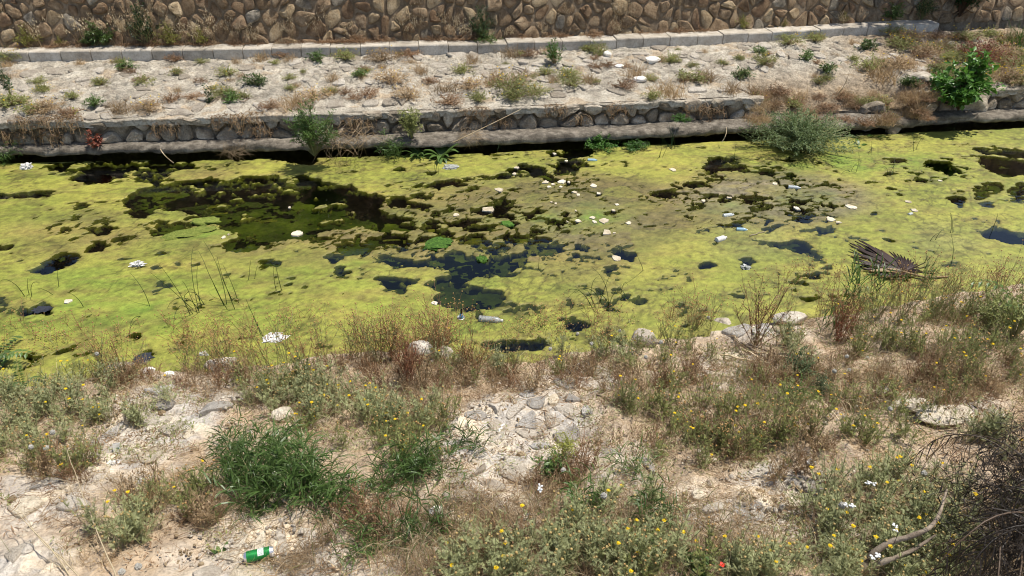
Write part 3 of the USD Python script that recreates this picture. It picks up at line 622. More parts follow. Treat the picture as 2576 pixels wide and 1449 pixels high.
M['leaf_red'] = leafy('leaf_red', [(.20, .055, .03), (.30, .09, .05), (.36, .15, .09)], .3)
M['twig'] = leafy('twig', [(.09, .06, .04), (.16, .11, .075), (.24, .18, .125)], .05)
M['dead'] = leafy('dead', [(.025, .018, .013), (.05, .037, .026), (.12, .09, .06)], .1)
M['petal'] = leafy('petal', [(.72, .50, .008), (.80, .60, .02)], .3, vary=.1)
M['head'] = leafy('head', [(.30, .215, .08), (.39, .29, .105), (.47, .37, .14)], .05, vary=.2)
M['head_orange'] = leafy('head_orange', [(.32, .19, .065), (.42, .27, .09), (.48, .34, .12)], .05, vary=.2)
M['white_petal'] = leafy('white_petal', [(.72, .72, .70), (.82, .82, .80)], .3, vary=.05)
M['fluff'] = leafy('fluff', [(.45, .43, .38), (.58, .56, .5)], .4, vary=.1)
M['poppy'] = leafy('poppy', [(.65, .03, .015), (.75, .06, .02)], .3, vary=.1)
M['spike'] = leafy('spike', [(.55, .44, .28), (.68, .58, .42)], .35)

def daisy(rng, h=.3, n=14, leaves=9, nf=10, nyel=2, leafm='leaf_silver', stemm='stem_olive', headm='head', spread=.6, hr=.0078, leafL=.045):
    st, lf = MB(), MB(); heads = []
    for i in range(n):
        d, a = lean(rng, spread); L = h*rng.uniform(.7, 1.15)
        p = stalk(rng, [rng.normal(0, .03), rng.normal(0, .03), -.02], d, L, 5, .35, -.25)
        st.tube(p, .0024, .0014)
        for k in range(leaves):
            t = rng.uniform(.12, .85)**.8; q, dd = along(p, t); aa = rng.uniform(0, 2*np.pi)
            feather(lf, rng, q, unit(dd*.45+[math.cos(aa), math.sin(aa), rng.uniform(-.1, .5)]), leafL*rng.uniform(.6, 1.2)*(1.1-.45*t), .0042)
        if i < nf: heads.append((p[-1], unit(p[-1]-p[-2]+[0, 0, .6])))
        if rng.random() < .5:
            q, dd = along(p, .7); b = stalk(rng, q, unit(dd+rng.normal(size=3)*.5), L*.32, 3, .2, -.3); st.tube(b, .0015, .001)
            if len(heads) < nf+4: heads.append((b[-1], unit(b[-1]-b[-2]+[0, 0, .6])))
    db = MB()
    for i in range(n):
        d, a = lean(rng, .6); db.blade(stalk(rng, [rng.normal(0, .07), rng.normal(0, .07), -.02], d, h*rng.uniform(.4, 1.1), 4, .4, .3), [.003, .003, .002, .0015, .0005], rng.normal(size=3))
    parts = [('stems', st, stemm, False), ('leaves', lf, leafm, False), ('dry_blades', db, 'straw', False)]
    heads = [heads[i] for i in rng.permutation(len(heads))[:nf]]
    for i, (p, d) in enumerate(heads):
        R = frame(d)
        if i < nyel:
            m = MB(); m.add(*turned(rays(rng, hr*.8, hr*1.6, 11, hr*.7), R, p)); c = MB(); c.add(*turned(button(hr*.9, hr*.6), R, p))
            parts.append(('flower', m, 'petal', False, [('flower_centre', c, 'petal', True)]))
        else:
            m = MB(); s = rng.uniform(.75, 1.15); m.add(*turned(button(hr*s, hr*.85*s), R, p)); parts.append(('flower_head', m, headm, True))
    return parts
def dry_weed(rng, h=.35, n=10, branches=5, stemm='stem_red', leafm='leaf_brown', headm=None, spread=.45, nleaf=7, hr=.006, thick=.0022):
    st, lf, hd = MB(), MB(), MB(); heads = []
    for i in range(n):
        d, a = lean(rng, spread); L = h*rng.uniform(.6, 1.15)
        p = stalk(rng, [rng.normal(0, .025), rng.normal(0, .025), -.02], d, L, 5, .3, -.15, .06); st.tube(p, thick, thick*.5)
        tips = [p[-1]]
        for j in range(branches):
            q, dd = along(p, rng.uniform(.3, .95)); b = stalk(rng, q, unit(dd+rng.normal(size=3)*.7+[0, 0, .3]), L*rng.uniform(.15, .4), 3, .3, -.3, .08)
            st.tube(b, thick*.6, thick*.35); tips.append(b[-1])
        for j in range(nleaf):
            q, dd = along(p, rng.uniform(.05, .9)); lf.leaf(q, rng.normal(size=3)+[0, 0, -.1], rng.uniform(.012, .035), rng.uniform(.003, .008), unit(rng.normal(size=3)))
        for q in tips:
            if headm: b = MB(); b.add(*turned(button(hr*rng.uniform(.7, 1.2), hr*.9, 5), frame(rng.normal(size=3)*.4+[0, 0, 1]), q)); heads.append(('seed_head', b, headm, False))
            else: hd.leaf(q, rng.normal(size=3)*.5+[0, 0, .8], .018, .007, unit(rng.normal(size=3)))
    return [('stems', st, stemm, False), ('leaves', lf, leafm, False), ('dry_tips', hd, leafm, False)]+heads
def tuft(rng, h=.22, n=60, spread=.7, w=.003, mat='straw', droop=.5, seed=0, base=.04):
    b = MB(); sp = MB()
    for i in range(n):
        d, a = lean(rng, spread); L = h*rng.uniform(.45, 1.2)
        p = stalk(rng, [rng.normal(0, base), rng.normal(0, base), -.015], d, L, 4, .3, droop, .05)
        b.blade(p, w*np.array([1, .95, .8, .5, .15])*rng.uniform(.6, 1.3), rng.normal(size=3))
        if i < seed:
            for t in np.linspace(.7, 1, 7):
                q, dd = along(p, t); sp.leaf(q, dd+rng.normal(size=3)*.35+[0, 0, -.5], .022, .006, unit(rng.normal(size=3)))
    return [('blades', b, mat, False)]+([('spikelets', sp, 'spike', False)] if sp else [])
def green_clump(rng, h=.36, n=130, w=.008, mat='grass_green', spikes=6):
    st, b = MB(), MB(); sp = MB()
    for i in range(n//5):
        d, a = lean(rng, .5); L = h*rng.uniform(.5, 1.1)
        p = stalk(rng, [rng.normal(0, .09), rng.normal(0, .08), -.02], d, L, 6, .5, .1, .05); st.tube(p, .0022, .001)
        for k in range(9):
            q, dd = along(p, rng.uniform(.1, 1.)); aa = rng.uniform(0, 2*np.pi)
            l = stalk(rng, q, unit(dd*.8+[math.cos(aa)*.8, math.sin(aa)*.8, .2]), rng.uniform(.07, .17), 4, .2, .5)
            b.blade(l, w*np.array([.6, 1, .9, .55, .08]), unit(np.cross(l[-1]-l[0], [0, 0, 1])+rng.normal(size=3)*.25))
        if i < spikes:
            for t in np.linspace(.75, 1, 8):
                q, dd = along(p, t); sp.leaf(q, dd+rng.normal(size=3)*.4, .025, .006, unit(rng.normal(size=3)))
    out = [('stems', st, 'grass_green', False), ('blades', b, mat, False)]
    if spikes: out.append(('seed_spikes', sp, 'spike', False))
    return out
def fluffy(rng, h=.22, r=.2, nb=34, nl=16, L=.04, w=.014, mat='leaf_olive', stemm='straw', nfl=0, fr=.0095, stems=.003):
    out = leaf_shrub(rng, h, r, nb, nl, L, w, mat, stemm, .7, stems)
    for i in range(nfl):
        a = rng.uniform(0, 6.28); s = r*math.sqrt(rng.random()); p = np.array([math.cos(a)*s, math.sin(a)*s, h*rng.uniform(.75, 1.15)]); m = MB(); m.add(*turned(button(fr, fr*.5, 6), frame(rng.normal(size=3)*.4+[0, -.3, 1]), p)); out.append(('flower', m, 'petal', False))
    return out
def rush(rng, h=.6, n=6, spread=.35, arch=.5, mat='leaf_dark', r=.0048):
    out = []
    a0 = rng.uniform(0, 6.28)
    for i in range(n):
        d, a = lean(rng, spread, a0+rng.normal(0, .9)); p = stalk(rng, [rng.normal(0, .05), rng.normal(0, .05), -.05], d, h*rng.uniform(.6, 1.15), 8, .25, arch*rng.uniform(0, 1.3), .02)
        m = MB(); m.tube(p, r, r*.35); out.append(('stem', m, mat, True))
    return out
def reed(rng, h=.7, n=5):
    out = []
    for i in range(n):
        d, a = lean(rng, .16); p = stalk(rng, [rng.normal(0, .10), rng.normal(0, .05), -.05], d, h*rng.uniform(.7, 1.1), 6, .15, 0)
        m = MB(); m.tube(p, .0045, .002); out.append(('stem', m, 'grass_green', True)); lf = MB()
        for k in range(7):
            q, dd = along(p, .2+.78*k/7); aa = k*2.6+rng.uniform(-.5, .5); l = stalk(rng, q, unit(dd*1.2+[math.cos(aa)*.7, math.sin(aa)*.7, .1]), rng.uniform(.16, .30), 5, .15, .35)
            lf.blade(l, .019*np.array([.5, 1, .95, .75, .4, .05]), unit(np.cross(l[-1]-l[0], [0, 0, 1])))
        out.append(('leaves', lf, 'grass_green', False))
    return out
def leaf_shrub(rng, h=.6, r=.4, nb=26, nl=22, L=.06, w=.032, mat='leaf_bright', stemm='twig', upright=.6, thick=.006):
    st, lf = MB(), MB()
    for i in range(nb):
        a = rng.uniform(0, 2*np.pi); s = math.sqrt(rng.random())*r; tip = np.array([math.cos(a)*s, math.sin(a)*s, h*(1-.55*(s/r)**2)*rng.uniform(.55, 1.05)])
        p = np.array([[0, 0, -.02], tip*[.25, .25, .4], tip*[.65, .65, .75], tip])+np.vstack([[0, 0, 0], rng.normal(0, .02, (3, 3))])
        st.tube(p, thick, .0015)
        for k in range(nl):
            q, dd = along(p, rng.uniform(.35, 1.)); lf.leaf(q+rng.normal(0, .012, 3), unit(rng.normal(size=3)*[1, 1, .6]+dd*upright), L*rng.uniform(.6, 1.2), w*rng.uniform(.7, 1.1), unit(rng.normal(size=3)*.5+[0, 0, 1]))
    return [('branches', st, stemm, False), ('leaves', lf, mat, False)]
def rosette(rng, n=16, L=.28, w=.05, mat='grass_green'):
    out = []
    for i in range(n):
        a = 2*np.pi*i/n+rng.normal(0, .25); e = rng.uniform(.35, 1.4); d = [math.cos(a)*.7, math.sin(a)*.7, e]
        p = stalk(rng, [math.cos(a)*.015, math.sin(a)*.015, -.02], d, L*rng.uniform(.65, 1.1), 6, .1, .45); m = MB()
        s = unit(np.cross(d, [0, 0, 1])); m.blade(p, w*np.array([.25, .55, .95, 1, .8, .45, .03])*rng.uniform(.8, 1.1), s); out.append(('leaf', m, mat, True))
    return out
def tangle(rng, r=.25, h=.2, n=70, mat='twig', th=.0016, leafm=None, nl=0):
    b, lf = MB(), MB()
    for i in range(n):
        a = rng.uniform(0, 6.28); s = r*math.sqrt(rng.random())
        p = stalk(rng, [math.cos(a)*s, math.sin(a)*s, rng.uniform(0, h*.6)], rng.normal(size=3)*[1, 1, .6]+[0, 0, .35], rng.uniform(.5, 1.2)*r, 4, .7, .3, .15); b.tube(p, th, th*.5)
        for k in range(nl):
            q, dd = along(p, rng.random()); lf.leaf(q, rng.normal(size=3), rng.uniform(.012, .03), .008, unit(rng.normal(size=3)))
    return [('twigs', b, mat, False)]+([('dry_leaves', lf, leafm, False)] if nl else [])
def hanging(rng, w=.3, h=.3, n=60, mat='straw', leafm='leaf_brown'):
    """dry growth that hangs down the face of the low wall"""
    b, lf = MB(), MB()
    for i in range(n):
        p = stalk(rng, [rng.uniform(-w, w)/2, rng.uniform(-.02, .06), rng.normal(0, .03)], [rng.normal(0, .5), -rng.uniform(.3, .9), rng.uniform(-.2, .9)], h*rng.uniform(.5, 1.2), 6, .4, .9, .12); b.tube(p, .0045, .002)
        for k in range(5):
            q, dd = along(p, rng.uniform(.2, 1)); lf.leaf(q, rng.normal(size=3)+[0, 0, -.4], rng.uniform(.03, .07), rng.uniform(.009, .02), unit(rng.normal(size=3)))
    return [('stems', b, mat, False), ('dry_leaves', lf, leafm, False)]
def oat(rng, h=.7, n=10, spread=.2, mat='straw_pale'):
    st, sp = MB(), MB()
    for i in range(n):
        d, a = lean(rng, spread); p = stalk(rng, [rng.normal(0, .06), rng.normal(0, .03), -.02], d, h*rng.uniform(.6, 1.15), 6, .25, .12, .02); st.tube(p, .0038, .0018)
        for k in range(13):
            q, dd = along(p, rng.uniform(.68, 1.)); o = q+rng.normal(0, .03, 3)*[1, 1, .4]+[0, 0, -.015]; st.tube([q, o], .0007, .0005); sp.leaf(o, rng.normal(size=3)*.35+[0, 0, -1], .042, .016, unit(rng.normal(size=3)))
    for i in range(n*3):
        d, a = lean(rng, .5); st.blade(stalk(rng, [rng.normal(0, .06), rng.normal(0, .04), -.01], d, h*.3*rng.random(), 3, .4, .6), [.004, .003, .002, .0005], rng.normal(size=3))
    return [('stems', st, 'straw', False), ('spikelets', sp, mat, False)]
def pinnate(rng, n=5, L=.55, npair=11, lw=.028, ll=.085, mat='leaf_dark', up_=1.3):
    out = []
    for i in range(n):
        a = 2*np.pi*i/n+rng.normal(0, .3); p = stalk(rng, [0, 0, -.02], [math.cos(a), math.sin(a), up_*rng.uniform(.7, 1.4)], L*rng.uniform(.75, 1.1), 8, .1, .5)
        m = MB(); m.tube(p, .004, .0015); lf = []
        mm = MB()
        for k in range(npair):
            q, dd = along(p, .18+.8*k/npair); s = unit(np.cross(dd, [0, 0, 1]))
            for sg in (-1, 1): mm.leaf(q, unit(s*sg+dd*.35+[0, 0, -.25]), ll*(1-.35*abs(k/npair-.4)), lw, unit([0, 0, 1]+dd*.2))
        out += [('frond', m, 'stem_olive', True, [('leaflets', mm, mat, False)])]
    return out

protos = {}
def put(kind, var, maker, loc, rz=0., sc=1., label=None, cat='plant', group=None, name=None, tilt=(0., 0.)):
    """the first of a kind and variant is built, the others refer to it"""
    key = (kind, var); scale = (sc, sc, sc) if np.ndim(sc) == 0 else sc
    rot = (tilt[0], tilt[1], math.degrees(rz))
    if key in protos: return copy_of(protos[key], loc, rot, scale, label, group)
    rng = np.random.default_rng(sum(map(ord, kind))*101+var)
    t = thing(name or kind, label, cat, loc, rot, scale, group)
    for part in maker(rng):
        if not part[1]: continue
        o = obj(part[0], part[1].mesh(), M[part[2]], t, smooth=part[3])
        if part[0] in ('dry_tips', 'dry_leaves', 'spikelets'): tag(o, kind='stuff')
        for sub in (part[4] if len(part) > 4 else []): obj(sub[0], sub[1].mesh(), M[sub[2]], o, smooth=sub[3])
    protos[key] = t
    return t

# ------------------------------------------------------------------ boulders and stones
rr = np.random.default_rng(77)
def boulder(px, py, wpx, label, mat='rock', zf=None, aspect=(1, .8, .75), name='boulder', cat='rock', sub=3, group=None, sink=.25):
    zf = zf or z_near
    p = on(px, py, zf); w = wpx*pxsize(p)/2
    v, fc = rough_lump(rr, np.array(aspect)*w, sub)
    t = obj(name, (v+p+[0, aspect[1]*w*.3, aspect[2]*w*(1-2*sink)], fc), M[mat], smooth=35)
    return tag(t, label, cat, group)
boulder(1058, 905, 78, 'large pale rounded boulder at the water edge behind the red-brown stalks', aspect=(1, .7, .85))
boulder(1118, 902, 50, 'smaller pale boulder touching the right side of the large boulder at the water edge')
boulder(1622, 868, 74, 'grey boulder at the water edge below the dark round hole in the algae', aspect=(1, .7, .75))
boulder(1818, 826, 60, 'low pale rock on the rim of the bank left of the tall red-based bush', aspect=(1, .8, .5))
boulder(1990, 815, 90, 'long grey rock on the rim of the bank behind the tall red-based bush', aspect=(1, .6, .4))
boulder(372, 942, 34, 'small whitish stone at the water edge below the dark torn sheet', mat='white_rock')
boulder(426, 948, 26, 'small white stone at the water edge, right of its slightly larger neighbour', mat='white_rock')
boulder(300, 945, 90, 'flat crumbling rock at the left water edge', aspect=(1, .7, .35))
boulder(560, 930, 90, 'pale rock half buried under red-brown weeds at the water edge', aspect=(1, .6, .4))
boulder(270, 935, 24, 'white pebble-like stone on the left rim of the bank', mat='white_rock')
boulder(2390, 1052, 150, 'broad flat slab of cream limestone among the weeds on the right', mat='cream_rock', aspect=(1, .55, .16), sink=.35)
boulder(2305, 1030, 80, 'jagged cream rock left of the broad limestone slab', mat='cream_rock', aspect=(1, .7, .4))
boulder(2222, 992, 34, 'oval white stone above left of the broad limestone slab', mat='white_rock')
boulder(715, 1055, 60, 'cream stone showing behind the big green grass clump', mat='cream_rock', aspect=(1, .8, .6))
boulder(357, 1218, 24, 'round pale stone above the silvery weed with yellow flowers', mat='white_rock')
boulder(1098, 1300, 44, 'white stone under the green grass blades in the lower middle', mat='white_rock')
boulder(2380, 288, 120, 'dark tumbled boulder at the foot of the green leafy shrub', mat='wet_stone', zf=lambda s, t: .14, aspect=(1, .8, .75), sub=3)
boulder(2440, 285, 90, 'mossy block at the broken end of the low wall, right of the leafy shrub', mat='low_stone', zf=lambda s, t: .2, aspect=(.9, .7, .8))
boulder(2245, 335, 44, 'rounded stone lying in the water edge below the collapsed bank', mat='low_stone', zf=lambda s, t: 0.)
boulder(2175, 322, 60, 'fallen ledge block by the grey-green bush', mat='low_stone', zf=lambda s, t: .06, aspect=(1, .6, .5))
boulder(1529, 142, 24, 'white stone on the far slope, upper left of the white group', mat='white_rock', zf=z_far)
boulder(1640, 157, 42, 'largest white stone on the far slope, below the kerb', mat='white_rock', zf=z_far, aspect=(1, .6, .45))
boulder(1559, 170, 26, 'flat white stone in the middle of the far slope, left of the olive tuft', mat='white_rock', zf=z_far, aspect=(1, .7, .4))
boulder(1612, 204, 38, 'lowest white stone on the far slope, below the olive tuft', mat='white_rock', zf=z_far, aspect=(1, .7, .45))
boulder(2320, 205, 70, 'pale rock showing through dry grass left of the leafy shrub', zf=z_far, aspect=(1, .7, .4))
for i in range(90):                                          # loose stones strewn over the near bank
    cx, cy, rx, ry = [(400, 1060, 200, 90), (660, 1390, 240, 80), (1300, 1090, 230, 100), (1980, 1260, 180, 100), (90, 1330, 150, 130), (1800, 920, 200, 60), (2330, 1050, 220, 60), (1450, 970, 200, 50), (1250, 1300, 200, 80)][i % 9]
    a, k = rr.uniform(0, 6.28), math.sqrt(rr.random()); x, y = cx+rx*k*math.cos(a), cy+ry*k*math.sin(a)
    if y > 1470: continue
    p = on(x, y, z_near); w = rr.uniform(.012, .04); v, fc = rough_lump(rr, np.array([1, rr.uniform(.6, 1), rr.uniform(.4, .8)])*w, 1)
    tag(obj('loose_stone', (v+p+[0, 0, w*.2], fc), M[str(rr.choice(['rock', 'rock', 'cream_rock', 'stone_cream']))], smooth=30), ('tiny ' if w < .02 else 'fist-sized ' if w > .031 else 'small ')+'angular limestone lying loose '+['on the left bare rock', 'round the green can', 'on the bare middle patch', 'by the red cloth scrap', 'at the lower left edge', 'by the cane bundle', 'round the limestone slab', 'by the crushed blue bottle', 'below the bare middle patch'][i % 9], 'stone', 'loose stones on the near bank')

# ------------------------------------------------------------------ rubbish
M['can_green'] = plain('can_green', (.02, .25, .055), .36, .55, vary=.35)
M['can_metal'] = plain('can_metal', (.72, .72, .71), .3, .9)
M['print_white'] = plain('print_white', (.52, .58, .52), .45, vary=.2)
M['print_dark'] = plain('print_dark', (.10, .16, .11), .5)
M['plastic_white'] = plain('plastic_white', (.60, .585, .545), .5, vary=.3)
M['plastic_grey'] = plain('plastic_grey', (.31, .32, .29), .3, vary=.45)
M['plastic_blue'] = plain('plastic_blue', (.10, .32, .62), .25)
M['plastic_dark'] = plain('plastic_dark', (.03, .032, .04), .3, vary=.3)
M['clear'] = plain('clear_plastic', (.80, .86, .88), .12, 0, transmission_weight=.55, ior=1.35)
M['clear_blue'] = plain('clear_blue_plastic', (.45, .68, .86), .12, 0, transmission_weight=.5, ior=1.35)
M['bottle_dark'] = plain('dark_glass', (.02, .014, .01), .1)
M['wood'] = rocky('grey_wood', (.13, .10, .075), (.23, .185, .14), (.33, .28, .22), scale=14., bump=.006, vary=.2)
M['cane'] = rocky('cane', (.30, .22, .13), (.47, .37, .235), (.60, .50, .35), scale=12., bump=.003, vary=.25)
M['red_cloth'] = plain('red_cloth', (.36, .05, .06), .8, vary=.3)
def lathe(prof, n=24):
    a = np.arange(n)*2*np.pi/n
    v = np.array([[r*math.cos(x), r*math.sin(x), z] for r, z in prof for x in a]); m = len(prof); f = []
    for i in range(m-1):
        j = np.arange(n); k = (j+1) % n; f.append(np.stack([i*n+j, i*n+k, (i+1)*n+k, (i+1)*n+j], 1))
    return v, np.vstack(f)
# the green drinks can
p0, p1 = on(618, 1418, z_near), on(688, 1398, z_near)
axis = unit([p1[0]-p0[0], p1[1]-p0[1], .02]); yaw = math.degrees(math.atan2(axis[1], axis[0]))
pc = (p0+p1)/2
t = thing('drinks_can', 'green aluminium drinks can lying on its side on the bare ground', 'can', pc+[0, .01, .034], (0, 90, yaw))
def flat_can(vf, seed):
    v = vf[0].copy(); dent = np.exp(-((v[:, 2]-.03)**2/.0006+(np.arctan2(v[:, 1], v[:, 0])+1.2)**2/.35)); r = 1-.16*dent; v[:, 0] *= r; v[:, 1] *= r; return v, vf[1]
zs = np.linspace(-.066, .062, 24)
obj('body', flat_can(lathe([(.0325, z) for z in zs], 40), 1), M['can_green'], t, smooth=40)
obj('base', lathe([(.0325, -.066), (.030, -.075), (.0245, -.0815), (.022, -.079), (.012, -.0745), (.0005, -.073)], 40), M['can_metal'], t, smooth=40)
obj('lid', lathe([(.0325, .062), (.0305, .071), (.0265, .0795), (.0262, .0825), (.0245, .0825), (.0238, .078), (.0005, .078)], 40), M['can_metal'], t, smooth=40)
def patch(z0, z1, a0, a1, r, n=10, k=6):
    a, z = np.meshgrid(np.linspace(a0, a1, n), np.linspace(z0, z1, k), indexing='ij'); return flat_can((np.stack([r*np.cos(a), r*np.sin(a), z], -1).reshape(-1, 3), grid_faces(n, k)), 1)
UPA = math.pi                                                # in the can's own frame the sky is towards -x
obj('label_panel', patch(-.004, .030, UPA-.95, UPA+1.0, .0330), M['print_white'], t, smooth=True)
mk = MB()
for (za, zb_, a0, a1) in ((.004, .006, -.1, .5), (.018, .020, -.1, .5), (.006, .018, -.12, -.05), (.006, .018, .46, .52), (.010, .013, .1, .3), (.002, .022, .68, .73), (.0, .026, -.45, -.40), (.004, .008, -.75, -.55), (.014, .018, -.75, -.5)):
    mk.add(*patch(za, zb_, UPA+a0, UPA+a1, .0334, 6, 3))
obj('lettering', mk.mesh(), M['print_dark'], t, smooth=True)
obj('pull_tab', (lathe([(.006, .079), (.0095, .079), (.0095, .0802), (.006, .0802)], 14)[0]*[1, .7, 1], lathe([(.006, .079), (.0095, .079), (.0095, .0802), (.006, .0802)], 14)[1]), M['can_metal'], t)

def bag(px, py, wpx, label, mat='plastic_white', asp=(1, .7, .6), cat='plastic bag', name='plastic_bag', zf=None, group=None, crumple=.42):
    p = on(px, py, zf) if zf else at(px, py, 0); w = wpx*pxsize(p)/2
    m = trimesh.creation.icosphere(4); v = m.vertices.copy(); o = rr.uniform(0, 30, 3)
    nn = np.abs(fbm(v*2.2+o, 4, 3)-.5)*2; v *= (1-crumple*.9+crumple*2.2*nn)[:, None]*(1+.15*(fbm(v*7+o, 2)-.5))[:, None]
    v *= np.array(asp)*w; v[:, 2] = np.maximum(v[:, 2], -.01)
    return tag(obj(name, (v+p+[0, 0, .012], m.faces), M[mat], smooth=28), label, cat, group)
bag(68, 424, 36, 'white crumpled plastic bag floating under the ledge at the far left', asp=(1, .7, .75))
bag(347, 668, 40, 'crumpled whitish plastic bag on the algae above the rushes at left', asp=(1, .6, .55))
bag(1135, 422, 44, 'thin clear plastic bag on the algae in front of the broad-leaved plant', 'plastic_grey', (1, .8, .22))
bag(512, 893, 24, 'small scrap of white plastic by the left bank weeds', asp=(1, .7, .6), name='plastic_scrap', cat='litter')
bag(690, 852, 64, 'large sheet of torn white plastic lying on algae near the bank', 'plastic_white', (1, .75, .12), name='plastic_sheet', cat='litter', crumple=.38)
bag(1876, 676, 30, 'grey lump of plastic in algae left of the blue open water', 'plastic_grey', (1, .7, .5), name='plastic_scrap', cat='litter')
bag(360, 905, 60, 'dark torn sheet half sunk in algae at the left bank', 'plastic_dark', (.8, .9, .10), name='plastic_sheet', cat='litter')
bag(108, 780, 50, 'dark ragged sheet half sunk in algae at far left', 'plastic_dark', (1, .7, .08), name='plastic_sheet', cat='litter')
bag(1459, 926, 36, 'crushed pale blue plastic bottle on the near bank', 'clear_blue', (1, .5, .5), name='crushed_bottle', cat='bottle', zf=z_near, crumple=.4)
bag(1440, 938, 14, 'blue bottle top beside the crushed blue bottle', 'plastic_blue', (1, .7, .7), name='blue_plastic_lid', cat='litter', zf=z_near, crumple=.2)
bag(2135, 936, 16, 'white paper scrap standing among the weeds right of the reeds', asp=(.8, .6, 1.2), name='paper_scrap', cat='litter', zf=z_near)
bag(1762, 948, 20, 'white crumpled paper in the weeds left of the cane bundle', asp=(1, .6, .7), name='paper_scrap', cat='litter', zf=z_near)
bag(2180, 905, 16, 'whitish pink scrap among the flowers on the right bank', asp=(.8, .6, 1.), name='paper_scrap', cat='litter', zf=z_near)
bag(287, 1166, 40, 'torn white paper below the white carton', asp=(1, .5, .2), name='paper_scrap', cat='litter', zf=z_near)
bag(2040, 1166, 26, 'white shell-like scrap of foil on bare ground in the right foreground', 'plastic_white', (1, .7, .6), name='foil_scrap', cat='litter', zf=z_near, crumple=.3)
bag(1864, 1316, 16, 'square white scrap in the lower right weeds', asp=(1, .4, .9), name='paper_scrap', cat='litter', zf=z_near, crumple=.2)
bag(2078, 1218, 22, 'dark red scrap of cloth on bare ground at right', 'red_cloth', (1, .8, .5), name='cloth_scrap', cat='litter', zf=z_near)
bag(2000, 1212, 12, 'tiny bright red scrap left of the red cloth', 'poppy', (1, .8, .5), name='plastic_scrap', cat='litter', zf=z_near)
bag(2418, 1004, 22, 'pale curled dry leaf on top of the broad limestone slab', 'cane', (.8, .6, 1.2), name='dry_leaf', cat='leaf', zf=lambda s, t: z_near(s, t)+.06, crumple=.45)

def bottle(px, py, lpx, rot, label, mat='clear', zf=None, cap='plastic_white', dia=.30):
    p = on(px, py, zf) if zf else at(px, py, 0); L = lpx*pxsize(p); r = L*dia/2
    t = thing('plastic_bottle', label, 'bottle', p+[0, 0, r*.45], (0, 90, rot))
    prof = [(.0005, -.5), (.7, -.5), (.95, -.47)]+[(1-.07*(i % 2), -.42+.60*i/9) for i in range(10)]+[(.95, .24), (.7, .33), (.42, .40), (.36, .44)]
    obj('body', lathe([(a*r, b*L) for a, b in prof], 20), M[mat], t, smooth=45)
    obj('cap', lathe([(.40*r, .43*L), (.44*r, .44*L), (.44*r, .495*L), (.0005, .5*L)], 16), M[cap], t, smooth=30)
bottle(1235, 808, 62, -16, 'clear plastic bottle lying on algae right of the dark bottle neck', 'plastic_grey')
bottle(1490, 405, 24, -12, 'small pale blue plastic bottle floating near the far ledge', 'clear_blue', cap='plastic_blue', dia=.36)
bottle(1832, 544, 30, 8, 'clear plastic bottle in dusty algae, the upper left of two close bottles', 'clear', dia=.38)
bottle(1866, 580, 28, -14, 'clear plastic bottle by a dark stick, the lower right of two close bottles', 'clear_blue', dia=.38)
bottle(1814, 604, 34, 22, 'white bottle lying by a dark hole in the algae right of the middle', 'plastic_white', dia=.45)
bottle(1998, 474, 30, -20, 'clear plastic bottle lying in dusty algae right of a white lump', 'clear', dia=.34)
bottle(2290, 540, 16, 20, 'tiny clear bottle in the dusty algae towards the right', 'clear', dia=.5)
# dark bottle neck standing out of the algae
p = at(1160, 800, 0); t = thing('bottle_neck', 'dark bottle neck with a blue band standing upright out of the algae', 'bottle', p, (6, 4, 0))
obj('neck', lathe([(.022, -.03), (.020, .03), (.013, .075), (.0125, .10), (.0145, .10), (.0145, .112), (.011, .112), (.011, .06)], 16), M['bottle_dark'], t, smooth=40)
obj('blue_band', lathe([(.0225, .012), (.0212, .028), (.0150, .066), (.0140, .066)], 16), M['plastic_blue'], t, smooth=40)
obj('base_ring', lathe([(.040, -.004), (.044, .008), (.034, .012), (.024, .006)], 18), M['plastic_grey'], t, smooth=40)
# small white carton
p = on(295, 1142, z_near); t = thing('white_carton', 'small white plastic carton standing open on the left of the near bank', 'carton', p, (-18, 6, 12))
cb = trimesh.creation.box([.045, .004, .075]); mb = MB()
for dx_, dy_, sz in ((0, 0, (.046, .0025, .078)), (-.022, .014, (.0025, .028, .078)), (.022, .014, (.0025, .028, .078)), (0, .028, (.046, .0025, .07)), (0, .014, (.044, .027, .002))):
    b = trimesh.creation.box(sz); mb.add(b.vertices+[dx_, dy_, .04 if sz[2] > .01 else .003], b.faces)
obj('carton_walls', mb.mesh(), M['plastic_white'], t)
b = trimesh.creation.box([.018, .001, .012]); obj('carton_mark', (b.vertices+[.008, -.002, .045], b.faces), M['print_dark'], t)
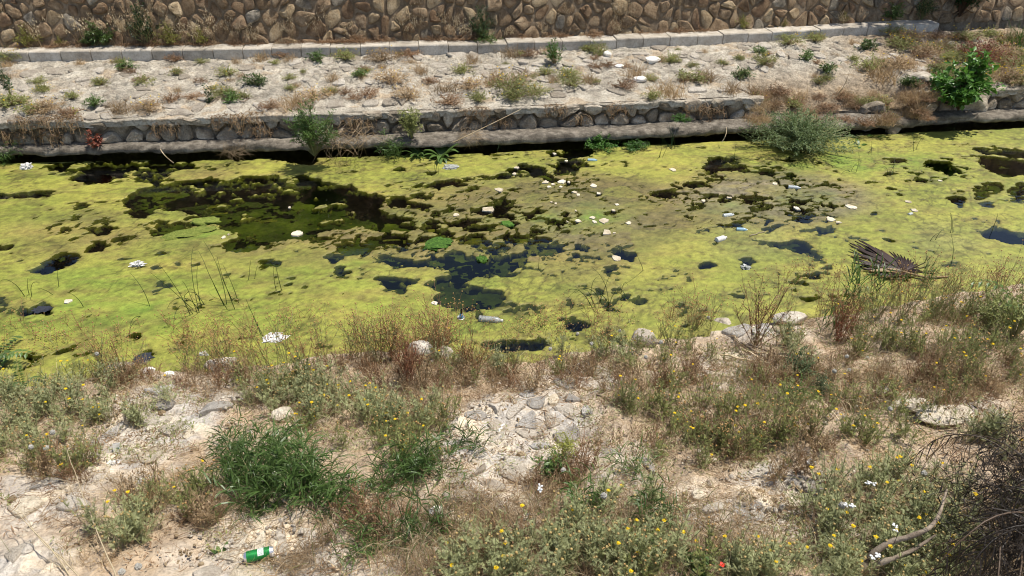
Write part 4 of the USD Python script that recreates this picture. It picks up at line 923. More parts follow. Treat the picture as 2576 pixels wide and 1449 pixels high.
# pale flat flakes
flakes = [(1255, 478, 24, 'pale flake alone at the left of the floating flakes'), (1147, 541, 16, 'squarish cream flake left of the middle of the canal'), (1227, 526, 36, 'long cream flake between two dark holes in mid canal'), (1370, 458, 22, None), (1391, 464, 12, None), (1381, 470, 13, None), (1413, 457, 24, None), (1431, 458, 9, None), (1411, 470, 11, None), (1493, 468, 22, 'large oval cream flake, rightmost of the upper row'), (1445, 485, 20, None), (1456, 490, 16, None), (1505, 487, 16, None), (1387, 508, 7, None), (1398, 512, 8, None), (1552, 515, 13, None), (1543, 529, 10, None), (1448, 530, 8, None), (1490, 548, 18, 'cream flake at the top of the tight cluster'), (1495, 558, 17, 'tan three-cornered flake in the middle of the tight cluster'), (1519, 556, 32, 'largest ragged cream flake, right of the tight cluster'), (1455, 556, 19, None), (1426, 558, 8, None), (1580, 561, 17, None), (1525, 585, 27, 'white notched flake below the tight cluster'), (1546, 587, 10, None), (1693, 427, 20, 'white flake alone in bright algae towards the far bank'), (1295, 437, 13, None), (1300, 422, 14, None), (1395, 387, 12, None), (1425, 405, 11, None), (728, 522, 9, 'white speck alone in the big dark water at left'), (563, 597, 13, None), (575, 590, 7, None), (745, 588, 34, 'long tan slab floating at the lower edge of the big dark water'), (1093, 763, 20, 'cream flake with dark bars left of the blue pool'), (172, 758, 22, 'thin white sliver on the bright algae at left'), (1550, 650, 30, 'cream shell-like flake by dark water right of the middle'), (1948, 462, 16, 'round white lump left of the clear bottle in dusty algae'), (2285, 508, 18, None), (2140, 520, 30, None), (2090, 552, 26, None), (2300, 530, 22, None), (2005, 525, 20, None), (2320, 785, 8, None), (1835, 498, 14, None), (1770, 505, 14, None), (2110, 560, 16, None), (2365, 455, 12, None)]
for x, y, w, lab in flakes:
    p = at(x, y, 0.012); r = w*pxsize(p)/2; n = 11; a = np.sort(rr.uniform(0, 6.28, n)); rad = rr.uniform(.6, 1.1, n)
    out = chaikin(np.column_stack([np.cos(a)*rad*r, np.sin(a)*rad*r*1.15]), 1); n = len(out); h = .004+.05*r
    V_ = np.vstack([np.column_stack([out, np.full(n, -.008)]), np.column_stack([out*.98, np.full(n, h)+rr.normal(0, h*.12, n)]), np.column_stack([out*.75, np.full(n, h*1.25)+rr.normal(0, h*.15, n)]), [[0, 0, h*1.2]]])
    F_ = []
    for k in (0, n): i = np.arange(n); j = (i+1) % n; F_ += [np.stack([k+i, k+j, k+n+j], 1), np.stack([k+i, k+n+j, k+n+i], 1)]
    F_.append(np.stack([2*n+i, 2*n+j, np.full(n, 3*n)], 1))
    tag(obj('pale_flake', (V_+p, np.vstack(F_)), M['foam'], smooth=30), lab or 'small pale scrap floating flat among the algae', 'litter', None if lab else 'small pale scraps floating in the canal')

def raft(px, py, rx, ry, rot, label, mat):
    """a clump of living algae afloat above the rest"""
    out = np.array([at(x, y, 0) for x, y in ell(px, py, rx, ry, rot)]); c = out.mean(0); n = len(out); V_, F_ = [], []
    for h, sc in ((-.01, 1.06), (.012, 1.), (.026, .86), (.018, .5)):
        q = c+(out-c)*sc*(1+rr.normal(0, .13, (n, 1))); q[:, 2] = h+rr.normal(0, .004, n); V_.append(q)
    V_.append([c+[0, 0, .016]]); i = np.arange(n); j = (i+1) % n
    for k in range(3): F_ += [np.stack([k*n+i, k*n+j, k*n+n+j], 1), np.stack([k*n+i, k*n+n+j, k*n+n+i], 1)]
    F_.append(np.stack([3*n+i, 3*n+j, np.full(n, 4*n)], 1))
    tag(obj('algae_raft', (np.vstack(V_), np.vstack(F_)), M[mat], smooth=True), label, 'algae')
M['raft'] = rocky('raft', (.022, .05, .008), (.05, .12, .014), (.10, .19, .03), scale=30., bump=.02, vary=.5)
M['raft_pale'] = rocky('raft_pale', (.09, .125, .02), (.145, .18, .032), (.20, .225, .05), scale=30., bump=.012, vary=.5)
raft(1105, 614, 36, 15, -.15, 'vivid green clump of algae afloat on the dark central water', 'raft')
raft(1277, 565, 17, 6, .1, 'small vivid green algae clump right of the larger vivid clump', 'raft')
raft(475, 588, 72, 11, -.18, 'long pale green algae raft at the lower edge of the big dark water', 'raft_pale')
raft(1212, 653, 13, 7, .1, 'small green algae clump in the dark central water', 'raft')
raft(518, 557, 36, 8, -.1, 'oval pale algae raft in the big dark water at left', 'raft_pale')
def sticks(name, label, cat, px_pts, r, mat='cane', zf=None, lift=.012, group=None, r1=None, sides=6):
    zf = zf or z_near
    pts = [on(x, y, zf)+[0, 0, lift+(q[2] if len(q) > 2 else 0)] for q in px_pts for x, y in [q[:2]]]
    m = MB(); n = len(pts); u = np.linspace(0, n-1, max(5, 3*n)); P_ = np.array(pts)
    c = np.stack([np.interp(u, np.arange(n), P_[:, k]) for k in range(3)], 1); c[1:-1] += rr.normal(0, r*.5, c[1:-1].shape)
    m.tube(c, r, r1 or r*.7, sides)
    return tag(obj(name, m.mesh(), M[mat], smooth=True), label, cat, group)
for i, (a, b, c) in enumerate([((1842, 848), (1875, 880), 'darkest cane on top of the cane bundle on the bank rim'), ((1850, 862), (1925, 905), None), ((1862, 868), (1957, 928), None), ((1880, 872), (1960, 905), None), ((1856, 880), (1935, 925), None), ((1870, 893), (1990, 912), None), ((1810, 905), (1925, 925), None), ((1845, 858), (1868, 905), None)]):
    sticks('dry_cane', c or 'grey dry cane in the bundle of canes on the bank rim', 'cane', [a, b], .009, 'wood' if i in (0, 2, 3) else 'cane', lift=.02+.006*i, group=None if c else 'bundle of dry canes')
for a, b, lab, r, mat in [((1250, 1092), (1268, 1070), 'short white split stick on the bare patch in the middle', .010, 'white_rock'), ((826, 1418), (868, 1449), 'tan cane at the bottom edge right of the green can', .009, 'cane'), ((690, 1400), (850, 1385), 'thin grey twig right of the green can', .004, 'wood'), ((1150, 918), (1155, 1020), 'broken cane stub standing above the bare patch', .007, 'cane'), ((1385, 940), (1480, 985), 'brown cane across the bare soil in the upper middle', .009, 'cane'), ((1500, 995), (1560, 1020), 'dark twig left of the yellow-flowered weeds', .007, 'wood'), ((1530, 925), (1620, 950), 'pale straw cane near the crushed bottle', .006, 'cane'), ((1600, 905), (1612, 945), 'thin white-grey stem standing near the boulder', .005, 'cane'), ((1285, 1000), (1300, 1030), 'short pale stub at the top of the bare patch', .006, 'cane'), ((1160, 1000), (1158, 1025), 'short broken stalk left of the bare patch', .006, 'cane'), ((290, 1050), (390, 990), 'long thin straw lying across the left bare rock', .003, 'straw'), ((2060, 1000), (2110, 1060), 'pale bent cane below the white paper scrap', .008, 'cane'), ((1885, 595), (1925, 584), 'dark stick floating by the two close bottles', .006, 'wood'), ((1985, 1090), (2090, 1130), 'thin tan twig through the right weeds', .004, 'cane')]:
    sticks('dry_stick', lab, 'stick', [a, b], r, mat, zf=(lambda s, t: .01) if b[1] < 600 else None)
for pts, lab in [([(300, 1470, 0), (262, 1380, .10), (232, 1300, .20), (204, 1215, .30)], 'tall leaning straw stem at bottom left, rightmost of three'), ([(190, 1470, 0), (140, 1405, .08), (90, 1362, .16), (50, 1328, .22)], 'leaning straw stem at bottom left, middle of three'), ([(205, 1460, 0), (160, 1420, .06), (120, 1395, .12), (75, 1335, .2)], 'leaning straw stem crossing another at bottom left')]:
    sticks('leaning_straw', lab, 'straw', pts, .0045, 'straw_pale', r1=.0015)
# driftwood root
t = thing('driftwood', 'grey weathered driftwood branch forked like an antler among silvery weeds', 'driftwood')
def limb(name, pts, r0, r1):
    P_ = np.array([on(x, y, z_near)+[0, 0, h] for x, y, h in pts]); u = np.linspace(0, len(P_)-1, 22)
    from scipy.interpolate import CubicSpline
    c = CubicSpline(np.arange(len(P_)), P_)(u); m = MB(); m.tube(c, r0, r1, 9); v, fc = m.mesh()
    v = v+(fbm(v*30, 3)-.5)[:, None]*.012
    obj(name, (v, fc), M['wood'], t, smooth=True)
limb('main_limb', [(2160, 1450, .05), (2190, 1440, .20), (2235, 1440, .28), (2290, 1432, .33), (2320, 1390, .34), (2335, 1340, .36)], .021, .006)
limb('side_limb', [(2185, 1452, .10), (2230, 1462, .20), (2275, 1450, .24), (2316, 1432, .28)], .018, .005)

# dead fan palm leaf on the water
M['fan'] = leafy('fan', [(.045, .028, .024), (.08, .05, .042), (.125, .085, .066)], .15)
M['fan_light'] = leafy('fan_light', [(.26, .18, .09), (.38, .28, .15)], .2)
hub = at(2276, 686, .05); t = thing('palm_leaf', 'large dead brown fan palm leaf lying folded on the algae', 'palm leaf')
def seg(name, tip, z1, w, mat, curl=0.):
    e = at(tip[0], tip[1], z1); m = MB(); n = 9; u = np.linspace(0, 1, n)
    P_ = hub+(e-hub)*u[:, None]; P_[:, 2] += .02*np.sin(u*np.pi)*rr.uniform(.3, 1.3)+curl*u**3*.02
    s = np.cross(e-hub, [0, 0, 1]); wd = w*np.interp(u, [0, .25, .6, 1], [.35, 1, .8, .12])
    for sg, dz in ((-1, .012), (1, .012)):                   # each segment is folded like a gutter
        off = unit(s)*sg*.5
        a, b = P_, P_+off*wd[:, None]+[0, 0, dz]
        m.add(np.vstack([a, b]), np.stack([np.arange(n-1), np.arange(1, n), np.arange(1, n)+n, np.arange(n-1)+n], 1))
    obj(name, m.mesh(), M[mat], t, smooth=False)
tips = [(2136, 612), (2140, 622), (2134, 634), (2140, 645), (2146, 655), (2152, 664), (2160, 672), (2172, 678), (2184, 684), (2195, 690), (2208, 695), (2222, 699), (2240, 702)]
for k, tp in enumerate(tips): seg('leaf_segment', tp, .015+.012*(k % 3), .10, 'fan_light' if k in (3, 8) else 'fan')
for k, tp in enumerate([(2150, 608), (2160, 606), (2168, 608), (2182, 618), (2200, 624), (2216, 630)]): seg('leaf_segment', tp, .03+.012*(k % 2), .09, 'fan_light' if k == 5 else 'fan')
for k, tp in enumerate([(2236, 634), (2246, 636), (2256, 640), (2264, 642), (2274, 646), (2284, 650), (2292, 654), (2300, 660), (2308, 666), (2312, 674), (2314, 682)]): seg('leaf_segment', tp, .05-.003*k, .05, 'fan')
for k, tp in enumerate([(2326, 668), (2336, 676), (2345, 690), (2352, 698)]): seg('leaf_tip', tp, .03, .016, 'fan', 2.)
m = MB(); m.tube([at(2270, 684, .06), at(2330, 698, .03), at(2385, 696, .02)], .016, .011, 6); obj('leaf_stalk', m.mesh(), M['fan_light'], t, smooth=True)

# ------------------------------------------------------------------ plants of the near bank
rz = np.random.default_rng(303)
def sprinkle(kind, makers, shapes, base, cat, scr=(.8, 1.15), variants=None, zf=None, tilt=6):
    for (cx, cy, rx, ry, count, place) in shapes:
        for i in range(max(3, int(count*(.72 if kind == 'dry_brown_weed' else 1.15 if kind == 'dry_grass_tuft' else .82)))):
            a, k = rz.uniform(0, 6.28), math.sqrt(rz.random()); x, y = cx+rx*k*math.cos(a), cy+ry*k*math.sin(a)
            p = on(x, min(y, 1560), zf or z_near); v = int(rz.integers(len(makers))); s = rz.uniform(*scr); u = (s-scr[0])/(scr[1]-scr[0])
            put(kind, v, makers[v], p, rz.uniform(0, 6.28), s, ('small ' if u < .33 else 'large ' if u > .67 else 'mid-sized ')+base+((' '+variants[v]) if variants else '')+', '+place, cat, cat+'s '+place, kind, (rz.normal(0, tilt), rz.normal(0, tilt)))
yel = (0, 0, 1, 2, 0)
silver = [lambda r, y=y: daisy(r, .27, 15, 13, 8, y) for y in yel]
sprinkle('silver_daisy', silver, [(230, 1010, 240, 75, 34, 'on the left bank'), (60, 1110, 120, 70, 14, 'at the left picture edge'), (320, 1325, 75, 55, 9, 'in the lower left clump'), (2230, 1330, 190, 140, 44, 'round the driftwood'), (2420, 1330, 120, 100, 8, 'beside the dead frond heap'), (1420, 1430, 330, 60, 36, 'along the bottom edge in the middle'), (2120, 1460, 330, 60, 20, 'along the bottom edge at right'), (780, 1010, 200, 50, 22, 'above the big green grass'), (1010, 1040, 120, 50, 14, 'left of the bare middle patch'), (1240, 900, 140, 40, 14, 'behind the bare middle patch'), (1500, 880, 130, 40, 14, 'left of the grey boulder'), (2000, 900, 60, 60, 5, 'beside the cane bundle'), (1560, 1330, 160, 70, 8, 'in the lower middle straw'), (2450, 1120, 110, 40, 8, 'below the limestone slab')],
         'silvery weed', 'weed', variants=['with tan heads only', 'with tan heads only', 'with a single yellow flower', 'with two yellow flowers', 'with tan heads only'])
olive = [lambda r, y=y: daisy(r, .26, 15, 10, 9, y, 'leaf_olive', 'stem_olive', 'head_orange', .6, .0068, .038) for y in (0, 1, 2, 0)]
sprinkle('olive_daisy', olive, [(1780, 1060, 250, 110, 46, 'right of the bare middle patch'), (2200, 830, 260, 70, 36, 'on the right bank rim'), (2440, 900, 150, 140, 34, 'near the right picture edge'), (2170, 1060, 240, 70, 20, 'left of the limestone slab'), (850, 1085, 260, 60, 16, 'round the big green grass'), (1070, 1100, 100, 90, 8, 'left of the bare middle patch'), (130, 1160, 130, 60, 10, 'on the left bank'), (480, 1270, 110, 60, 8, 'left of the big green grass'), (1250, 940, 160, 30, 10, 'behind the bare middle patch'), (1650, 900, 160, 30, 12, 'round the grey boulder'), (1720, 1420, 220, 50, 10, 'along the bottom edge, right'), (700, 965, 150, 25, 10, 'above the big green grass'), (180, 930, 200, 40, 22, 'on the left water edge')],
         'olive weed', 'weed', scr=(.75, 1.2), variants=['without flowers', 'with one yellow flower', 'with two yellow flowers', 'without flowers'])
tall = [lambda r, k=k: dry_weed(r, .50, 9, 4, 'stem_red' if k % 2 else 'stem_olive', 'leaf_olive' if k < 2 else 'leaf_brown', 'head_orange', .28, 8, .0075, .0024) for k in range(4)]
sprinkle('tall_headed_weed', tall, [(780, 905, 330, 26, 44, 'left of the boulders'), (1000, 895, 130, 22, 20, 'beside the large boulder'), (520, 925, 130, 18, 14, 'right of the dark torn sheet'), (1240, 880, 140, 20, 18, 'right of the smaller boulder'), (1480, 870, 150, 22, 18, 'left of the grey boulder'), (1720, 840, 80, 25, 12, 'right of the grey boulder'), (2150, 790, 260, 40, 24, 'in front of the palm leaf'), (2430, 770, 140, 50, 18, 'right of the palm leaf'), (170, 930, 190, 26, 26, 'on the left water edge')],
         'button-headed weed', 'weed', scr=(.7, 1.15), variants=['with olive stems', 'with red stems', 'with dry olive stems', 'with dry red stems'])
dry = [lambda r, k=k: dry_weed(r, .22, 14, 5, ('stem_red', 'straw')[k % 2], ('leaf_brown', 'straw')[k % 2], None, .6, 16) for k in range(4)]
sprinkle('dry_brown_weed', dry, [(420, 960, 230, 26, 24, 'under the dark torn sheet'), (960, 950, 170, 40, 26, 'in front of the large boulder'), (1230, 960, 150, 40, 24, 'above the bare middle patch'), (1640, 950, 230, 40, 28, 'round the crushed blue bottle'), (2150, 950, 280, 60, 34, 'right of the cane bundle'), (2330, 1000, 200, 60, 14, 'round the limestone slab'), (1900, 1120, 260, 50, 18, 'among flowers at right'), (380, 1265, 60, 40, 4, 'in the lower left clump'), (500, 1300, 70, 40, 8, 'left of the big green grass'), (880, 1330, 90, 50, 12, 'below the big green grass'), (1370, 1240, 80, 40, 9, 'below the yellow-green plant'), (120, 1190, 130, 40, 12, 'on the left bank'), (1190, 1370, 120, 60, 12, 'in the lower middle'), (2000, 1190, 70, 30, 4, 'by the red cloth scrap'), (1480, 1190, 90, 40, 5, 'right of the yellow-green plant'), (2440, 960, 140, 80, 14, 'at the right picture edge')],
         'low dead', 'dead weed', scr=(.7, 1.2), variants=['red-brown weed', 'tan weed', 'red-brown weed', 'tan weed'])
straw = [lambda r, k=k: tuft(r, .20, 60, .9, .0034, 'straw' if k % 2 else 'straw_pale', .7) for k in range(4)]
sprinkle('dry_grass_tuft', straw, [(1500, 1270, 200, 90, 30, 'in the middle foreground'), (1650, 1380, 240, 60, 32, 'at the bottom right of the middle'), (1200, 1300, 120, 50, 14, 'below the bare middle patch'), (560, 1180, 60, 60, 6, 'left of the big green grass'), (750, 1420, 120, 30, 10, 'round the green can'), (430, 1240, 90, 40, 6, 'above the silvery clump'), (1900, 1000, 230, 50, 16, 'below the cane bundle'), (300, 1240, 140, 60, 8, 'on the lower left bank'), (2420, 880, 120, 120, 16, 'at the right picture edge'), (1050, 1000, 160, 40, 12, 'in front of the boulders'), (1100, 1400, 150, 50, 14, 'along the bottom edge'), (2330, 960, 150, 60, 10, 'above the limestone slab'), (180, 1400, 120, 40, 6, 'at the bottom left'), (640, 985, 160, 20, 8, 'above the big green grass')],
         'tuft of dry', 'dry grass', scr=(.6, 1.15), variants=['bleached grass', 'straw-coloured grass', 'bleached grass', 'straw-coloured grass'])
# the green grass clumps, each by itself
gc = [lambda r: green_clump(r, .36, 300, .010), lambda r: green_clump(r, .30, 190, .010), lambda r: green_clump(r, .26, 100, .009, spikes=0)]
for x, y, v, s, lab in [(690, 1230, 0, 1.25, 'biggest dark green grass clump in the left foreground'), (610, 1190, 0, 1.0, 'left flank of the big green grass, leaning over bare rock'), (780, 1230, 0, 1.1, 'green grass clump right against the biggest clump'), (700, 1150, 0, .95, 'upper green grass behind the biggest clump'), (640, 1275, 1, .9, 'low green grass with pale seed spikes under the biggest clump'), (845, 1265, 1, 1.0, 'green grass between the biggest clump and the middle clump'),
                        (1030, 1200, 1, .9, 'dense green grass clump left of the bare middle patch'), (1070, 1180, 1, 1.0, 'green grass blades beside the bare middle patch'), (960, 1235, 2, 1.0, 'green grass among yellow flowers in the middle'), (1000, 1345, 2, 1.1, 'broad-bladed green grass above the can to the right'), (1075, 1345, 2, 1.0, 'sparse green blades by the white stone'), (900, 1385, 2, .8, 'short green grass low in the middle'), (1180, 1130, 2, .8, 'thin green blades left in the bare middle patch'), (1470, 1300, 1, .9, 'dark green grass under straw in the lower middle'), (1640, 1330, 1, .9, 'dark green blades in straw, lower right of the middle'), (2010, 1010, 2, .8, 'thin green grass below the right reeds'), (1580, 1180, 2, .8, 'green blades at the edge of the yellow-flowered weeds'), (590, 1120, 2, .9, 'thin grey-green grass at the upper left of the big clump')]:
    put('green_grass', v, gc[v], on(x, y, z_near), rz.uniform(0, 6), s*.9, lab, 'grass', name='green_grass_clump')
put('yellow_spurge', 0, lambda r: leaf_shrub(r, .30, .13, 30, 26, .022, .007, 'leaf_yellow', 'stem_olive', .9, .002), on(1415, 1165, z_near), 0, 1., 'yellow-green feathery plant standing on the bare middle patch', 'plant')
put('green_weed', 0, lambda r: leaf_shrub(r, .16, .12, 20, 16, .04, .014, 'grass_green', 'stem_olive', .5, .002), on(1395, 1195, z_near), 0, 1.2, 'green leafy weed at the foot of the yellow-green plant', 'plant')
put('green_weed', 0, None, on(1750, 1445, z_near), 1, 1., 'green weed at the bottom edge right of the middle', 'plant')
put('seedling', 0, lambda r: rosette(r, 9, .09, .022, 'grass_green'), on(555, 1400, z_near), 0, 1.1, 'small green seedling on bare ground left of the can', 'plant')
put('seedling', 0, None, on(1995, 1175, z_near), 1, 1.2, 'small green seedling on bare ground right of the middle', 'plant')
put('seedling', 0, None, on(955, 1395, z_near), 2, 1.5, 'low green broad-leaved weed right of the can', 'plant')
put('bush', 0, lambda r: dry_weed(r, .62, 16, 9, 'stem_red', 'leaf_olive', 'head_orange', .42, 14, .007, .0042), on(1905, 868, z_near), 0, 1., 'tall see-through bush with a thick red-brown base on the bank rim', 'bush', name='red_based_bush')
put('bush', 0, None, on(1190, 940, z_near), 2., .7, 'red-brown bush by the boulder at the water edge', 'bush')
put('red_weed', 0, lambda r: dry_weed(r, .42, 20, 7, 'stem_red', 'leaf_red', None, .25, 30, .007, .003), on(1025, 960, z_near), 0, 1., 'rust-red upright weed in front of the large boulder', 'weed')
put('red_weed', 0, None, on(2110, 860, z_near), 1, 1., 'rust-red weed at the foot of the green reeds', 'weed')
put('grey_sage', 0, lambda r: leaf_shrub(r, .42, .16, 22, 26, .035, .012, 'leaf_grey', 'stem_olive', .8, .003), on(2000, 965, z_near), 0, 1., 'upright grey-green weed right of the cane bundle', 'weed')
put('grey_sage', 0, None, on(2060, 1000, z_near), 1, .7, 'smaller grey-green weed below the white paper scrap', 'weed')
put('right_shrub', 0, lambda r: leaf_shrub(r, .75, .4, 40, 24, .05, .018, 'leaf_olive', 'stem_olive', .5), on(2545, 860, z_near), 0, 1., 'tall olive shrub at the right edge of the bank', 'shrub')
put('right_shrub', 0, None, on(2480, 830, z_near), 1, .7, 'lower olive shrub left of the tall one at the right edge', 'shrub')
put('pinnate_plant', 0, lambda r: pinnate(r, 5, .62, 13, .034, .09, 'grass_green', 3.2), on(6, 965, z_near), .6, 1.0, 'dark green plant with ladder-like leaves at the left edge', 'plant')
put('pinnate_plant', 0, None, on(58, 985, z_near), 2.6, .55, 'small dark ladder-leaved plant right of the one at the left edge', 'plant')
put('pinnate_plant', 1, lambda r: pinnate(r, 5, .5, 8, .03, .09, 'grass_green', 1.8), on(2555, 790, z_near), 1., 1.3, 'glossy green plant topping the shrub at the right edge', 'plant')
yarrow = lambda r: [('stem', MB().tube(stalk(r, [0, 0, -.02], [0.1, 0, 1], .28, 5), .002, .0015), 'stem_olive', True)]+[('floret', MB().add(*turned(button(r.uniform(.005, .009), .004, 6), np.eye(3), np.array([.03+x*.016, y*.016, .265+r.uniform(-.005, .008)]))), 'white_petal', True) for x, y in r.normal(0, .85, (16, 2))]
for x, y, lab in [(2100, 1345, 'white flower head left of the driftwood'), (2215, 1415, 'white flower head right above the driftwood'), (2158, 1480, 'white flower head below the driftwood'), (2172, 1300, 'white flower head highest among the silvery weeds'), (1362, 1300, 'white flower cluster in the lower middle')]:
    put('yarrow', 0, yarrow, on(x, y, z_near), rz.uniform(0, 6), 1., lab, 'flower', name='white_flower')
poppy = lambda r: [('stem', MB().tube(stalk(r, [0, 0, -.02], [0.1, 0, 1], .18, 5), .0015, .001), 'stem_olive', True)]+[('petal', MB().blade(stalk(r, [.018, 0, .155], [math.cos(a), math.sin(a), .5], .026, 3, .1, .2), [.008, .024, .024, .01]), 'poppy', True) for a in (0, 1.57, 3.14, 4.7)]
put('poppy', 0, poppy, on(1803, 1455, z_near), 0, .7, 'single red poppy at the bottom right', 'flower')
puff = lambda r: [('stem', MB().tube(stalk(r, [0, 0, -.02], [0.1, 0, 1], .22, 5), .0016, .001), 'stem_olive', True), ('seed_ball', MB().add(*(lambda m: (m.vertices*.016*(1+.12*r.normal(size=(len(m.vertices), 1)))+[.022, 0, .215], m.faces))(trimesh.creation.icosphere(2))), 'fluff', False)]
for x, y in [(122, 900), (228, 890), (1490, 860), (1556, 830), (1660, 870), (1620, 905), (1283, 850), (1287, 828), (1400, 880), (1780, 800), (2250, 1040), (2290, 1200), (1402, 1175), (1530, 1270), (2110, 905), (2085, 940), (110, 1140), (125, 1165), (150, 1120), (30, 1350), (320, 1470), (345, 1480), (300, 1490), (2085, 1300), (1450, 835), (700, 1190), (250, 905)]:
    put('seed_puff', 0, puff, on(x, min(y+45, 1500), z_near), rz.uniform(0, 6), rz.uniform(.85, 1.2), 'round grey-white seed puff on a thin stem', 'flower', 'seed puffs on the near bank', tilt=(rz.normal(0, 8), rz.normal(0, 8)))
# dead palm brush, bottom right
def brush(r):
    out = []
    for i in range(9):
        a = r.uniform(1.7, 4.6); p = stalk(r, [r.uniform(-.1, .3), r.uniform(-.2, .25), r.uniform(.1, .45)], [math.cos(a), math.sin(a)*.8, .55], r.uniform(.55, .95), 10, .25, .65)
        m = MB(); m.tube(p, .006, .002, 4); lf = MB()
        for k in range(34):
            q, dd = along(p, .1+.9*k/34); s = unit(np.cross(dd, [0, 0, 1])); sg = 1 if k % 2 else -1
            l = stalk(r, q, unit(s*sg+dd*.8+[0, 0, -.5]), r.uniform(.08, .20), 4, .3, .7); lf.blade(l, .009*np.array([.5, 1, .9, .6, .15]), r.normal(size=3))
        out.append(('dead_frond', m, 'dead' if i % 2 else 'twig', True, [('dry_leaflets', lf, 'dead' if i % 4 else 'straw', False)]))
    b = MB(); c = MB()
    for i in range(1500):
        s = r.normal(size=3)*[.24, .26, .17]+[.1, 0, .26]; s[2] = abs(s[2]); p = stalk(r, s, r.normal(size=3)+[-.3, -.1, .1], r.uniform(.08, .25), 3, .8, .5, .15); b.tube(p, .0022, .001)
    for i in range(700):
        s = r.normal(size=3)*[.25, .27, .16]+[.1, 0, .24]; s[2] = abs(s[2]); c.leaf(s, r.normal(size=3), r.uniform(.03, .09), .010, unit(r.normal(size=3)))
    return out+[('twigs', b, 'dead', False), ('dry_leaves', c, 'dead', False)]
put('dead_brush', 0, brush, on(2560, 1320, z_near), 0, .88, 'dark heap of dead palm fronds and twigs in the bottom right corner, upper part', 'brush')
put('dead_brush', 1, brush, on(2535, 1490, z_near), .2, .95, 'lower part of the dark dead frond heap at the bottom right corner', 'brush')
put('dead_brush', 0, None, on(2640, 1190, z_near), .5, .6, 'upper end of the dead frond heap at the right edge', 'brush')

# ground litter, pebbles and moss: nobody could count them
def stuff(name, label, cat, makers, shapes, scr, zf, mat=None, tilt=10):
    pi = UsdGeom.PointInstancer.Define(stage, numbered('/World/'+name)); pr = pi.GetPrim(); paths = []
    for k, mk_ in enumerate(makers):
        mb, mat = mk_(np.random.default_rng(900+k)); h = obj('piece', mb.mesh(), M[mat], pi); paths.append(h.GetPath())
    pi.CreatePrototypesRel().SetTargets(paths); P_, O_, S_, I_ = [], [], [], []
    for cx, cy, rx, ry, n in shapes:
        for i in range(n):
            a, k = rz.uniform(0, 6.28), math.sqrt(rz.random()); p = on(cx+rx*k*math.cos(a), min(cy+ry*k*math.sin(a), 1600), zf)
            P_.append(Gf.Vec3f(*map(float, p))); q = (Gf.Rotation(Gf.Vec3d(0, 0, 1), rz.uniform(0, 360))*Gf.Rotation(Gf.Vec3d(1, 0, 0), rz.normal(0, tilt))).GetQuat(); O_.append(Gf.Quath(q.GetReal(), *q.GetImaginary()))
            s = rz.uniform(*scr); S_.append(Gf.Vec3f(s, s, s)); I_.append(int(rz.integers(len(makers))))
    pi.CreatePositionsAttr(P_); pi.CreateOrientationsAttr(O_); pi.CreateScalesAttr(S_); pi.CreateProtoIndicesAttr(I_)
    return tag(pi, label, cat, kind='stuff')
def litter(mat, n=34, r=.13, L=(.03, .13), w=.0035):
    def mk_(g):
        b = MB()
        for i in range(n):
            a, s = g.uniform(0, 6.28), r*math.sqrt(g.random()); d = g.normal(size=3)*[1, 1, .22]
            b.blade(stalk(g, [s*math.cos(a), s*math.sin(a), g.uniform(.0, .03)], d, g.uniform(*L), 3, .4, .1), w*np.array([.7, 1, .8, .3])*g.uniform(.6, 1.4), g.normal(size=3)+[0, 0, 1])
        return b, mat
    return mk_
def pebbles(mat, n=16, r=.12):
    def mk_(g):
        b = MB()
        for i in range(n):
            a, s = g.uniform(0, 6.28), r*math.sqrt(g.random()); v, fc = rough_lump(g, g.uniform(.6, 1.2, 3)*g.uniform(.004, .014), 1); b.add(v+[s*math.cos(a), s*math.sin(a), .002], fc)
        return b, mat
    return mk_
def moss(mat, n=60, r=.12, h=.05):
    def mk_(g):
        b = MB()
        for i in range(n):
            a, s = g.uniform(0, 6.28), r*math.sqrt(g.random()); b.leaf(np.array([s*math.cos(a), s*math.sin(a), g.uniform(0, h)]), g.normal(size=3)+[0, 0, .5], g.uniform(.015, .04), g.uniform(.004, .010), unit(g.normal(size=3)+[0, 0, .6]))
        return b, mat
    return mk_
wide = [(2900, 1050, 330, 300, 260), (-330, 1200, 330, 260, 160), (1288, 1180, 1450, 290, 900), (1288, 960, 1350, 60, 420), (2200, 900, 400, 120, 260), (1500, 1330, 500, 130, 220)]
stuff('dry_litter', 'brown litter of dead stems and leaves over the near bank', 'plant litter', [litter('leaf_brown'), litter('straw'), litter('leaf_brown', 40, .12, (.02, .07), .006), litter('straw_pale', 26), litter('straw', 40, .14, (.04, .16), .003)], wide, (.7, 1.2), z_near)
def stems(mat, n=14, r=.14, h=.22):
    def mk_(g):
        b = MB()
        for i in range(n):
            a, s = g.uniform(0, 6.28), r*math.sqrt(g.random()); d, _ = lean(g, .6); b.blade(stalk(g, [s*math.cos(a), s*math.sin(a), -.02], d, h*g.uniform(.4, 1.2), 4, .5, .3, .06), .0034*np.array([1, 1, .8, .6, .2]), g.normal(size=3))
        return b, mat
    return mk_
stuff('thin_dry_grass', 'thin dry grass stems standing all over the near bank', 'dry grass', [stems('straw'), stems('straw_pale', 10), stems('leaf_brown', 16, .14, .18), stems('leaf_olive', 14, .14, .2)], [(2860, 980, 300, 280, 330), (-320, 1150, 320, 250, 160), (1288, 960, 1330, 50, 200), (230, 1040, 260, 110, 60), (850, 1040, 300, 90, 60), (1750, 1050, 300, 130, 110), (2250, 950, 380, 170, 170), (2150, 1350, 420, 130, 110), (1500, 1370, 420, 110, 300), (1150, 1430, 200, 50, 60), (500, 1290, 200, 60, 30), (950, 1330, 200, 80, 40)], (.7, 1.25), z_near)
